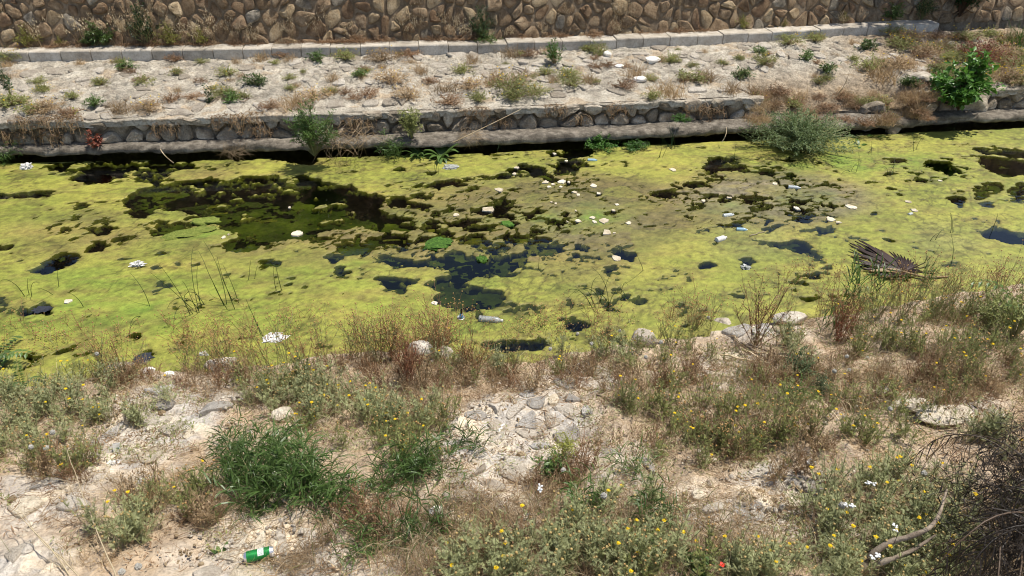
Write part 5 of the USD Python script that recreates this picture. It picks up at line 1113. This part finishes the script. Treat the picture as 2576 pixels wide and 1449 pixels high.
stuff('pebbles', 'pebbles and limestone grit over the near bank', 'pebbles', [pebbles('rock'), pebbles('cream_rock', 12), pebbles('stone_cream')], [(1288, 1200, 1400, 280, 130), (420, 1060, 240, 90, 16), (1320, 1090, 230, 100, 16), (650, 1390, 240, 70, 14), (1980, 1260, 160, 90, 16)], (.7, 1.5), z_near)
stuff('low_greenery', 'sparse low green and brown ground plants over the near bank', 'ground cover', [moss('leaf_olive'), moss('leaf_brown', 70), moss('leaf_silver', 50)], [(2860, 980, 300, 280, 220), (-320, 1150, 320, 250, 100), (1288, 1200, 1450, 280, 150), (2200, 950, 420, 150, 130), (1750, 1080, 300, 110, 70), (250, 1060, 300, 110, 60), (850, 1060, 300, 70, 50), (1400, 900, 700, 30, 60), (2200, 1350, 250, 110, 60)], (.7, 1.3), z_near)

# ------------------------------------------------------------------ rushes and reeds standing in the canal
wl = lambda s, t: 0.
for i, (x, y, n, h, a, lab) in enumerate([(497, 782, 6, .75, .55, 'arching rushes on the left of the tall rush group'), (512, 770, 3, .6, .9, 'hooked rush bent right over in the tall rush group'), (580, 772, 6, .7, .4, 'rushes on the right of the tall rush group at left'), (400, 773, 1, .42, .3, 'single rush left of the tall rush group'), (223, 778, 1, .45, .3, 'single slanting rush at left, above the dark ragged sheet'), (358, 793, 1, .55, .3, 'single rush just left of the tall group, leaning left'), (70, 748, 3, .45, .3, 'thin rushes at the far left in bright algae'), (150, 725, 2, .4, .2, 'pair of thin rushes at left below the dark slot'), (710, 726, 2, .45, .1, 'pair of upright rushes right of the tall group'), (640, 700, 2, .35, .2, 'short thin rushes by the round dark hole at left'),
        (1500, 768, 7, .55, .6, 'rush clump right of the blue pool'), (1524, 765, 4, .6, .3, 'taller rushes at the right of the rush clump by the blue pool'), (1565, 742, 3, .38, 1.2, 'curled rush left of the dark round hole'), (1602, 678, 1, .65, .05, 'single tall straight rush right of the middle'), (1352, 676, 1, .3, .1, 'single short rush in the dark central water'), (2390, 585, 2, .45, .2, 'pair of rushes by the right blue water'), (2510, 570, 1, .5, .3, 'single rush at the right edge of the algae'), (2392, 662, 1, .4, .05, 'lone straight rush right of the palm leaf'), (2240, 440, 3, .4, .5, 'thin rushes in far algae right of the grey-green bush'), (2150, 430, 3, .4, .6, 'arched rushes in the far algae below the grey-green bush'), (2300, 380, 2, .4, .3, 'rush pair near the leafy shrub'), (2400, 340, 3, .45, .8, 'arching pale rush at the foot of the leafy shrub'), (1690, 372, 6, .5, .15, 'rushes against the ledge left of the grey-green bush'), (1660, 395, 3, .4, .2, 'thin rushes in front of the ledge, right of the fern mat'), (1260, 375, 4, .4, .4, 'thin rushes right of the broad-leaved plant'), (1060, 408, 5, .4, .5, 'thin rushes left of the broad-leaved plant'), (1100, 432, 4, .3, .3, 'short thin rushes in front of the broad-leaved plant'), (1560, 372, 2, .3, .3, 'two thin stems by the green fern mat'), (2050, 390, 5, .35, .3, 'short rushes at the foot of the grey-green bush'), (2330, 600, 2, .35, .9, 'bent rush above the palm leaf'), (2190, 385, 2, .35, .6, 'curved thin stem right of the grey-green bush'), (1850, 400, 2, .3, .4, 'thin stems near the dark slot below the ledge'), (660, 850, 2, .5, .4, 'thin pale stems in front of the white sheet')]):
    put('rush%d' % i, 0, lambda r, n=n, h=h, a=a: rush(r, h, n, .35, a), at(x, y, 0), rz.uniform(0, 6), 1., lab, 'rush', name='rush_clump')
for x, y, v, s, lab in [(2150, 770, 0, .85, 'tall green reeds left of the palm leaf'), (2200, 752, 1, .8, 'green reeds in front of the palm leaf'), (2330, 720, 1, .5, 'short green reeds right of the palm leaf'), (2240, 745, 2, .5, 'low reeds below the palm leaf'), (2075, 845, 2, .55, 'bent green reed leaves at the rim left of the rust-red weed')]:
    put('reed%d' % v, v, lambda r, v=v: reed(r, .72, (7, 6, 5)[v]), at(x, y, 0.) if y < 800 else on(x, y, z_near), rz.uniform(0, 6), s, lab, 'reeds', name='reed_clump')
put('arrow_plant', 0, lambda r: rosette(r, 6, .26, .05, 'leaf_bright'), at(2163, 368, 0), 0, .9, 'bright green blade leaves in algae near the collapsed bank', 'plant')
put('arrow_plant', 0, None, at(2200, 345, 0), 2, .8, 'single bright green leaf plant at the water edge by the collapsed bank', 'plant')

# ------------------------------------------------------------------ plants of the far side
def far(kind, var, mk_, x, y, sc, lab, cat='weed', z=None, name=None, group=None, tilt=(0, 0)):
    p = on(x, y, z_far) if z is None else (on(x, y, z) if callable(z) else at(x, y, z)); put(kind, var, mk_, p-[0, 0, .02], rz.uniform(0, 6), sc, lab, cat, group, name, tilt)
F_olive = [lambda r, k=k: fluffy(r, .17, .26, 40, 16, .045, .013, 'leaf_olive', 'straw', (2, 4, 0)[k]) for k in range(3)]
F_straw = [lambda r, k=k: tuft(r, .27, 170, .6, .009, 'straw', .4, base=.10) for k in range(2)]
F_brown = [lambda r, k=k: fluffy(r, .13, .26, 44, 14, .035, .012, 'leaf_brown', 'stem_red') for k in range(2)]
F_green = [lambda r, k=k: leaf_shrub(r, .17, .14, 20, 14, .05, .018, 'grass_green', 'stem_olive', .6, .003) for k in range(2)]
F_mix = [lambda r, k=k: fluffy(r, .20, .30, 44, 16, .045, .012, 'straw' if k else 'leaf_olive', 'straw', 11) for k in range(2)]
KIND = {'olive': (F_olive, 'olive tuft'), 'straw': (F_straw, 'straw tuft'), 'brown': (F_brown, 'red-brown dead weed'), 'green': (F_green, 'small green weed'), 'mix': (F_mix, 'yellow-dotted tuft')}
for k, x, y, s, where in [('mix', 115, 280, 1.2, 'at the left end of the slope lip'), ('olive', 75, 280, 1.0, 'near the left edge, on the slope lip'), ('brown', 175, 290, 1.1, 'over the left part of the low wall'), ('olive', 20, 265, 1.5, 'tall at the left picture edge of the slope'), ('mix', 25, 150, 1.1, 'at the left end of the kerb'), ('green', 237, 265, 1., 'on the slope lip left of the middle tufts'), ('olive', 362, 207, .9, 'alone in the open left slope'), ('green', 316, 172, 1., 'below the kerb at left'), ('olive', 570, 187, 1.0, 'in the upper slope left of the greenest small weed'), ('green', 642, 212, 1.3, 'greenest and brightest in the left slope'), ('mix', 560, 240, 1.0, 'left of the dark tall stem on the lip'), ('green', 585, 252, 1.1, 'below the yellow-dotted tuft at left'), ('mix', 375, 275, 1.1, 'wide on the lip at left centre'), ('brown', 430, 252, .9, 'right of the wide yellow-dotted tuft'), ('brown', 490, 245, .8, 'alone between two tufts at left'), ('brown', 680, 268, 1.0, 'reddish, above the dead patch of the low wall'), ('straw', 745, 268, 1.3, 'broad, above the grey-green shrub on the wall'), ('mix', 790, 250, 1.1, 'right of the broad straw tuft'), ('green', 797, 152, 1.2, 'tall by the kerb above the broad straw tuft'), ('brown', 440, 150, .9, 'against the kerb at left'), ('straw', 655, 148, .8, 'against the kerb, left of the tall green weed'), ('brown', 710, 140, .8, 'thin against the kerb front'), ('olive', 870, 147, 1.2, 'by the kerb left of the yellow one'), ('mix', 962, 152, 1.2, 'by the kerb with bright yellow flowers'), ('brown', 1030, 140, 1.1, 'upright thin and rusty against the kerb'), ('mix', 985, 207, 1.3, 'large in the upper middle of the slope'), ('green', 905, 193, .9, 'flat in the upper middle left'), ('mix', 1025, 247, 1.1, 'on the lip above the leafy vine'), ('brown', 925, 240, 1., 'low and reddish left of the lip tuft'), ('brown', 870, 235, .8, 'low at the left of the middle slope'), ('olive', 1165, 182, 1.0, 'below the kerb left of the sprawling bush'), ('straw', 1120, 230, 1.0, 'pale in the middle of the slope'), ('brown', 1130, 258, 1.2, 'rusty on the lip in the middle'), ('mix', 1180, 222, 1.1, 'left of the largest tuft of the slope'), ('mix', 1285, 228, 1.6, 'largest tuft of the middle slope'), ('straw', 1250, 205, 1.2, 'behind the largest tuft'), ('olive', 1290, 248, 1.2, 'on the lip below the largest tuft'), ('mix', 1345, 238, 1.2, 'yellow-green right of the largest tuft'), ('straw', 1310, 200, 1.1, 'upper right of the largest tuft'), ('mix', 1435, 212, 1.1, 'below right of the bright green shrub'), ('olive', 1430, 190, 1.1, 'right of the bright green shrub'), ('olive', 1372, 185, .9, 'under the bright green shrub'), ('straw', 1285, 138, 1., 'in front of the kerb right of the kerb bush'), ('brown', 1330, 138, 1., 'in front of the kerb left of the bright green shrub'), ('olive', 1500, 127, 1.1, 'against the kerb right of the bright green shrub'), ('straw', 1600, 192, 1.2, 'between the white stones'), ('brown', 1570, 218, 1.1, 'low and wide left of the lowest white stone'), ('olive', 1205, 250, 1.0, 'on the lip left of the lower olive tuft'), ('olive', 1687, 152, 1.0, 'right of the largest white stone'), ('straw', 1680, 235, 1.3, 'on the lip right of the white stones'), ('olive', 1740, 200, 1.3, 'right of the middle with grey leaves'), ('straw', 1775, 198, 1.1, 'right beside the grey-leaved tuft'), ('green', 1865, 195, 1.2, 'in the right middle slope'), ('olive', 1925, 157, 1.2, 'below the kerb in the right part'), ('green', 1910, 132, .9, 'small below the kerb in the right part'), ('brown', 1955, 232, 1.2, 'dark on the lip above the collapsed part'), ('green', 2030, 147, 1.1, 'right part of the slope, alone'), ('mix', 1985, 108, 1.2, 'touching the kerb in the right part'), ('olive', 2050, 100, 1., 'touching the kerb near its right end'), ('green', 2180, 122, 1.3, 'near the right end of the kerb'), ('mix', 2270, 122, 1.5, 'yellowest at the right end of the slope'), ('green', 2080, 182, 1.2, 'tall stemmed above the collapsed bank'), ('straw', 2220, 195, 1.7, 'broad above the collapsed bank'), ('olive', 2190, 170, 1.5, 'above the broad straw tuft at right'), ('straw', 1840, 228, 1., 'on the lip left of the collapsed part'), ('olive', 1640, 245, .9, 'on the lip at the wall with stones'), ('straw', 1480, 205, .9, 'in open slope right of the shrub'), ('brown', 1530, 165, .8, 'thin below the upper white stone'), ('olive', 610, 245, .8, 'beside the lip at left'), ('straw', 300, 278, 1., 'pale on the lip at left'), ('brown', 1085, 205, .8, 'thin in the middle slope'), ('straw', 1060, 180, .8, 'pale and thin in the upper middle')]:
    mks, nm = KIND[k]; v = int(rz.integers(len(mks))); far('far_'+k, v, mks[v], x, y, s*(.95 if k != 'green' else 1.1), nm+' '+where, 'weed', name={'olive': 'olive_tuft', 'straw': 'straw_tuft', 'brown': 'dead_weed', 'green': 'green_weed_tuft', 'mix': 'flowering_tuft'}[k])
for i in range(90):
    k = str(rz.choice(['straw', 'brown', 'olive', 'straw', 'olive'])); mks, nm = KIND[k]; x = rz.uniform(0, 2150); r_ = rz.random(); y = 160-.035*x+r_*120
    pl = ('at the left end', 'left of the middle', 'in the middle', 'right of the middle', 'at the right end')[int(x/431)]+' of the far slope, '+('close under the kerb', 'half way down', 'just above the lip')[int(r_*3)]
    far('far_'+k, int(rz.integers(2)), mks[0], x, y, rz.uniform(.35, .75), 'tiny '+{'straw': 'pale dry', 'brown': 'red-brown', 'olive': 'olive'}[k]+' tuft '+pl, 'weed', group='tiny tufts on the far slope', name={'olive': 'olive_tuft', 'straw': 'straw_tuft', 'brown': 'dead_weed'}[k])
# overgrown right end of the slope and the collapsed part
for i in range(70):
    x, y = rz.uniform(2235, 2600), rz.uniform(85, 215); k = str(rz.choice(['straw', 'olive', 'mix', 'olive', 'mix', 'green', 'brown'])); mks, _ = KIND[k]
    far('far_'+k, int(rz.integers(2)), mks[0], x, y, rz.uniform(.8, 1.3), KIND[k][1]+' at the overgrown right end, '+('at the foot of the tall wall' if y < 125 else 'half way down' if y < 175 else 'above the leafy shrub'), 'weed', group='weeds of the overgrown right end of the slope', name={'olive': 'olive_tuft', 'straw': 'straw_tuft', 'brown': 'dead_weed', 'mix': 'flowering_tuft', 'green': 'green_weed_tuft'}[k])
for i in range(70):
    x, y = rz.uniform(1890, 2340), rz.uniform(232, 312); k = str(rz.choice(['straw', 'brown', 'straw', 'brown', 'olive'])); mks, _ = KIND[k]
    far('far_'+k, int(rz.integers(2)), mks[0], x, y, rz.uniform(.5, .95), KIND[k][1]+' on the collapsed bank, '+('near the grey-green bush' if x < 2110 else 'near the leafy shrub')+(', high up' if y < 270 else ', low down'), 'weed', group='weeds on the collapsed bank', name={'olive': 'olive_tuft', 'straw': 'straw_tuft', 'brown': 'dead_weed'}[k])
far('leaf_shrub', 0, lambda r: leaf_shrub(r, 1.0, .55, 60, 24, .13, .075, 'leaf_bright', 'twig', .4, .012), 2412, 272, .98, 'bright green leafy shrub growing from the broken end of the low wall', 'shrub', z=.35, name='leafy_shrub')
far('red_weed_far', 0, lambda r: leaf_shrub(r, .5, .5, 60, 22, .04, .015, 'leaf_red', 'stem_red', .5, .003), 2470, 165, 1.2, 'reddish weed above the leafy shrub', 'weed', name='red_weed_patch')
far('grass_far', 0, lambda r: tuft(r, .45, 200, .6, .008, 'leaf_bright', .3, base=.15), 2575, 120, 1.3, 'bright green grass at the right edge of the slope', 'grass', name='green_grass_tuft')
far('grey_bush', 0, lambda r: leaf_shrub(r, .50, .76, 250, 34, .05, .014, 'leaf_grey', 'stem_olive', 1.0, .004), 2005, 368, 1.25, 'large grey-green bush hanging over the ledge into the algae', 'bush', z=.02)
far('bright_shrub', 0, lambda r: leaf_shrub(r, .48, .2, 26, 30, .055, .016, 'leaf_bright', 'straw', .9, .005), 1395, 160, 1., 'bright green upright shrub on the far slope below the kerb', 'shrub')
far('kerb_bush', 0, lambda r: leaf_shrub(r, .22, .32, 34, 26, .04, .014, 'leaf_bright', 'straw', .6, .004), 1228, 106, 1., 'sprawling green bush growing over the kerb', 'bush', z=1.02)
far('wall_shrub', 0, lambda r: leaf_shrub(r, .62, .24, 60, 40, .045, .012, 'grass_green', 'stem_olive', .9, .004), 790, 385, 1.5, 'dense green shrub standing on the ledge against the low wall', 'shrub', z=.24, name='ledge_shrub')
far('dock', 0, lambda r: rosette(r, 20, .40, .07, 'grass_green'), 1112, 392, 1.1, 'broad-leaved green plant at the water edge under the ledge', 'plant', z=.02, name='broad_leaved_plant')
far('dock', 0, None, 1050, 390, .7, 'smaller broad-leaved plant left of the big one under the ledge', 'plant', z=.02)
far('reeds_far', 0, lambda r: green_clump(r, .42, 120, .012, spikes=0), 985, 392, 1., 'dark green leaning blades under the ledge left of the broad-leaved plant', 'grass', z=.05, name='ledge_grass')
far('reeds_far', 0, None, 12, 405, .9, 'dark green blades under the ledge at the left edge', 'grass', z=.05)
far('vine', 0, lambda r: leaf_shrub(r, .62, .22, 30, 22, .06, .02, 'leaf_olive', 'stem_olive', .3, .003), 1035, 345, 1., 'leafy weed climbing the low wall above the water plants', 'plant', z=.27, name='wall_climber')
far('stalk_weed', 0, lambda r: leaf_shrub(r, .85, .09, 10, 24, .06, .022, 'leaf_dark', 'stem_olive', .4, .004), 545, 305, 1., 'tall dark leafy stem rising above the slope lip at left', 'weed', z=.35, name='tall_leafy_weed')
far('stalk_weed', 0, None, 30, 250, 1., 'tall dark leafy stem at the left edge of the slope', 'weed')
far('yellow_vine', 0, lambda r: leaf_shrub(r, .55, .22, 24, 20, .06, .03, 'leaf_yellow', 'stem_red', .3, .003), 210, 340, 1., 'yellow-green vine on the low wall at left', 'plant', z=.25, name='wall_vine')
far('red_vine', 0, lambda r: leaf_shrub(r, .3, .16, 14, 14, .05, .03, 'leaf_red', 'stem_red', .3, .003), 236, 372, 1., 'red-leaved sprig at the foot of the yellow-green vine', 'plant', z=.22, name='red_sprig')
fm = lambda r: leaf_shrub(r, .22, .42, 50, 30, .05, .022, 'leaf_bright', 'leaf_dark', .4, .003)
far('fern_mat', 0, fm, 1500, 364, 1., 'bright green mat of leaves under the ledge in the middle', 'plant', z=.03, name='green_leaf_mat')
far('fern_mat', 0, None, 1600, 372, .6, 'smaller bright green leaf mat right of the larger under the ledge', 'plant', z=.03)
far('fern_mat', 0, None, 1715, 300, .45, 'small bright green plant on the low wall left of dry grass', 'plant', z=.42)
for x, y, w, z, lab in [(60, 318, 1.3, .62, 'brown dead growth hanging over the low wall at the left edge'), (150, 312, 1.3, .62, 'brown dead growth hanging over the low wall left of the vine'), (20, 350, 1.1, .40, 'tan dead stems over the ledge at the left edge'), (110, 350, 1.2, .40, 'tan dead stems over the ledge at left'), (405, 330, 1.0, .5, 'dry tuft hanging down the low wall at left centre'), (560, 300, 1.0, .6, 'dead red-brown growth under the tall leafy stem'), (620, 300, 1.3, .6, 'wide dead brown growth on the low wall left of the ledge shrub'), (660, 330, .9, .4, 'dead stems low on the wall left of the ledge shrub'), (1200, 290, 1., .58, 'dead reddish growth in the middle of the low wall'), (1265, 315, .8, .4, 'small dead stems in the middle of the low wall'), (1400, 275, .9, .58, 'dead growth on the wall above the bright green leaf mat'), (1465, 300, .9, .4, 'dead stems low on the wall above the green leaf mat'), (1560, 275, 1., .55, 'dead reddish growth right of the green leaf mat'), (1830, 300, 1.2, .45, 'dry tan grass hanging at the left of the grey-green bush'), (1770, 290, .9, .5, 'dead stems on the low wall left of the dry tan grass'), (905, 320, 1.1, .5, 'pale dead growth right of the ledge shrub')]:
    p = at(x, y, z); p[1] = float(wall_top_t(p[0]))-.03
    put('hanging', int(rz.integers(2)), lambda r: hanging(r, .5, .28, 44, 'straw' if r.random() < .6 else 'twig'), p, rz.normal(0, .15), w*.8, lab, 'dead weed', name='hanging_dead_weed')
far('tangle', 0, lambda r: tangle(r, .34, .3, 130, 'straw', .0028), 862, 365, 1.2, 'tangle of pale dead branches on the ledge right of the ledge shrub', 'branches', z=.25, name='dead_branch_tangle')
far('tangle', 0, None, 590, 385, .6, 'small tangle of pale dead stems on the ledge below the dead brown growth', 'branches', z=.15)
far('tangle', 0, None, 1185, 345, .6, 'tangle of dead stems on the ledge right of the broad-leaved plant', 'branches', z=.25)
for a, b, za, zb2, lab in [((1140, 355), (1310, 275), .27, .62, 'long dead cane leaning on the low wall in the middle'), ((405, 372), (437, 410), .26, .02, 'pale dead stalk hanging from the ledge into the water at left'), ((2100, 240), (2135, 185), .5, .9, 'dark bent stalk above the grey-green bush'), ((1813, 355), (1828, 320), .1, .3, 'pale broken stem at the ledge left of the grey-green bush')]:
    m = MB(); pa, pb = at(*a, za), at(*b, zb2); pa[1] -= .05; u = np.linspace(0, 1, 6)[:, None]; q = pa+(pb-pa)*u+[0, -.06, .02]*np.sin(u*np.pi); m.tube(q, .008, .004, 5)
    tag(obj('dead_cane', m.mesh(), M['cane'], smooth=True), lab, 'cane')
# along the foot of the tall wall
wf = lambda s, t: 1.0
def foot(kind, var, mk_, x, sc, lab, cat, name=None, group=None):
    y0 = np.interp(x, [0, 600, 1000, 1288, 1800, 2200, 2576], [126, 119, 109, 102, 82, 60, 55]); p = at(x, y0, 1.03); p[1] = float(kerb_t(p[0]))+.36
    put(kind, var, mk_, p, rz.uniform(0, 6), sc, lab, cat, group, name, (rz.normal(0, 3), rz.normal(0, 3)))
oats = [lambda r: oat(r, .62, 12), lambda r: oat(r, .85, 9, .15), lambda r: oat(r, .45, 16, .3)]
for i, (x, v, s) in enumerate([(20, 1, 1.), (100, 0, .9), (205, 0, 1.), (300, 1, .8), (325, 0, 1.1), (345, 1, 1.), (400, 1, 1.1), (470, 0, .9), (500, 2, 1.), (540, 1, .8), (590, 0, .9), (640, 2, .9), (700, 0, .8), (740, 1, .8), (820, 1, .8), (880, 0, .7), (1030, 0, 1.), (1050, 1, .9), (1135, 0, 1.), (1170, 2, .9), (1280, 2, .6), (1370, 0, .5), (1420, 1, .8), (1550, 2, .8), (1570, 1, 1.), (1700, 2, .5), (2120, 2, .6)]):
    foot('oat', v, oats[v], x, s, ['dry pale oat grass with nodding spikelets at the foot of the tall wall', 'very tall thin oat grass at the foot of the tall wall', 'short bushy oat grass at the foot of the tall wall'][v], 'oat grass', 'oat_grass')
    stage.GetPrimAtPath('/World/oat_grass' if i == 0 else '/World/oat_grass_%03d' % i).SetCustomDataByKey('group', ['oat grass at the foot of the tall wall', 'very tall oat grass at the foot of the tall wall', 'short oat grass at the foot of the tall wall'][v])
ysh = lambda r: leaf_shrub(r, .36, .22, 34, 26, .03, .010, 'leaf_yellow', 'straw', .8, .003)
gsh = lambda r: leaf_shrub(r, .42, .22, 36, 26, .05, .018, 'grass_green', 'stem_olive', .6, .003)
dsh = lambda r: leaf_shrub(r, .65, .28, 44, 26, .045, .014, 'leaf_dark', 'stem_olive', .6, .004)
for k, mk_, x, s, lab in [('wall_yellow', ysh, 72, 1.15, 'yellow-green shrub at the foot of the tall wall at far left'), ('wall_yellow', ysh, 150, .6, 'small yellow-green plant right of the far left yellow shrub'), ('wall_green', gsh, 258, 1.25, 'green shrub at the foot of the tall wall at left'), ('wall_green', gsh, 225, .8, 'small green shrub left of the green wall-foot shrub'), ('wall_yellow', ysh, 428, 1.3, 'yellowish upright plant at the tall wall in tall oat grass'), ('wall_yellow', ysh, 505, 1.0, 'golden dry plant at the tall wall right of the oat grass'), ('wall_dark', dsh, 370, 1.25, 'tall dark green plant climbing the tall wall at left'), ('wall_dark', dsh, 1215, 1.0, 'dark green shrub against the tall wall above the kerb bush'), ('wall_yellow', ysh, 1872, .85, 'yellow-green sprig at the tall wall towards the right'), ('wall_yellow', ysh, 1975, .5, 'small golden sprig at the tall wall towards the right end'), ('wall_yellow', ysh, 2125, .7, 'golden sprig at the tall wall near the end of the kerb'), ('wall_dark', dsh, 2330, 1.1, 'dark shrub at the tall wall past the end of the kerb'), ('wall_green', gsh, 2250, 1.1, 'green shrub at the right end of the kerb')]:
    foot(k, 0, mk_, x, s, lab, 'shrub', {'wall_yellow': 'yellow_shrub', 'wall_green': 'green_shrub', 'wall_dark': 'dark_shrub'}[k])
for i in range(46):
    xw, sw = rz.uniform(0, 1800), rz.uniform(.6, 1.1)
    foot('far_brown', int(rz.integers(2)), F_brown[0], xw, sw, ('small' if sw < .77 else 'large' if sw > .93 else 'mid-sized')+' dead weed at the foot of the tall wall, '+('far left', 'left of the middle', 'above the large slope tuft', 'right of the kerb bush', 'towards the right')[int(xw/361)], 'dead weed', 'dead_weed', 'dead weeds along the foot of the tall wall')
    
# climbing shrub and drooping leaves at the right end of the tall wall
p = at(2480, 62, 1.1); p[1] = float(kerb_t(p[0]))+.35
put('climber', 0, lambda r: leaf_shrub(r, 1.5, .55, 90, 34, .07, .03, 'leaf_dark', 'twig', .2, .008), p, 0, 1., 'dense green climber covering the tall wall at the right', 'climber')
p = at(2350, 5, 1.9); p[1] = float(kerb_t(p[0]))+.45
def droop(r):
    out = []
    for i in range(12):
        a = r.uniform(3.3, 6.1); l = stalk(r, [0, 0, .32], [math.cos(a), math.sin(a)*.7, .5], r.uniform(.5, .8), 7, .1, 1.1); m = MB(); m.blade(l, .05*np.array([.5, 1, 1, .9, .7, .5, .3, .05]), [1, 0, .2]); out.append(('leaf', m, 'leaf_grey' if i < 10 else 'straw_pale', True))
    m = MB(); m.tube([[0, .3, .9], [0, .1, .6], [0, 0, .3]], .05, .06, 8); out.append(('stem', m, 'twig', True))
    return out
put('drooping', 0, droop, p, 0, 1., 'strap-leaved plant drooping over the tall wall at the right, leftmost', 'plant', name='strap_leaved_plant')
p2_ = at(2440, -8, 1.95); p2_[1] = float(kerb_t(p2_[0]))+.45
put('drooping', 0, None, p2_, 1., .9, 'strap-leaved plant drooping over the tall wall, right of its neighbour', 'plant')

# ------------------------------------------------------------------ trees on top of the tall wall: the dark water mirrors them
M['crown'] = leafy('crown', [(.02, .045, .012), (.045, .085, .022), (.08, .13, .04)], .25)
M['bark'] = rocky('bark', (.06, .045, .03), (.11, .085, .06), (.18, .14, .10), scale=12., bump=.02)
def tree(r, h=6., w=2.4, n=5200, lo=1.6):
    t, lf = MB(), MB(); t.tube([[0, 0, -.3], [.1, 0, h*.25], [0, .1, h*.6]], .17, .08, 8); cl = []
    for i in range(26):
        d = r.normal(size=3); d[2] = abs(d[2])*.8-.15; c = np.array([0, 0, (h+lo)/2])+unit(d)*[w, w, (h-lo)/2]*r.uniform(.45, 1.); cl.append(c)
        t.tube([[0, 0, h*r.uniform(.2, .5)], c*[.5, .5, .8], c], .05, .012, 5)
    for c in cl:
        for k in range(n//26): lf.leaf(c+r.normal(size=3)*[.45, .45, .36], r.normal(size=3), r.uniform(.12, .24), .11, unit(r.normal(size=3)))
    return [('trunk', t, 'bark', True), ('crown', lf, 'crown', False)]
for x, y, s, lab in [(-9.5, 18.5, 1., 'tree on the ground behind the tall wall, far left'), (-4.6, 19.2, 1.15, 'tree behind the tall wall, left of the middle'), (12.9, 16.6, 1.0, 'tree behind the tall wall shading its right end')]:
    put('tree', 0 if x < 3 else 1, tree, (x, y, rz0+RH), x, s, lab, 'tree')
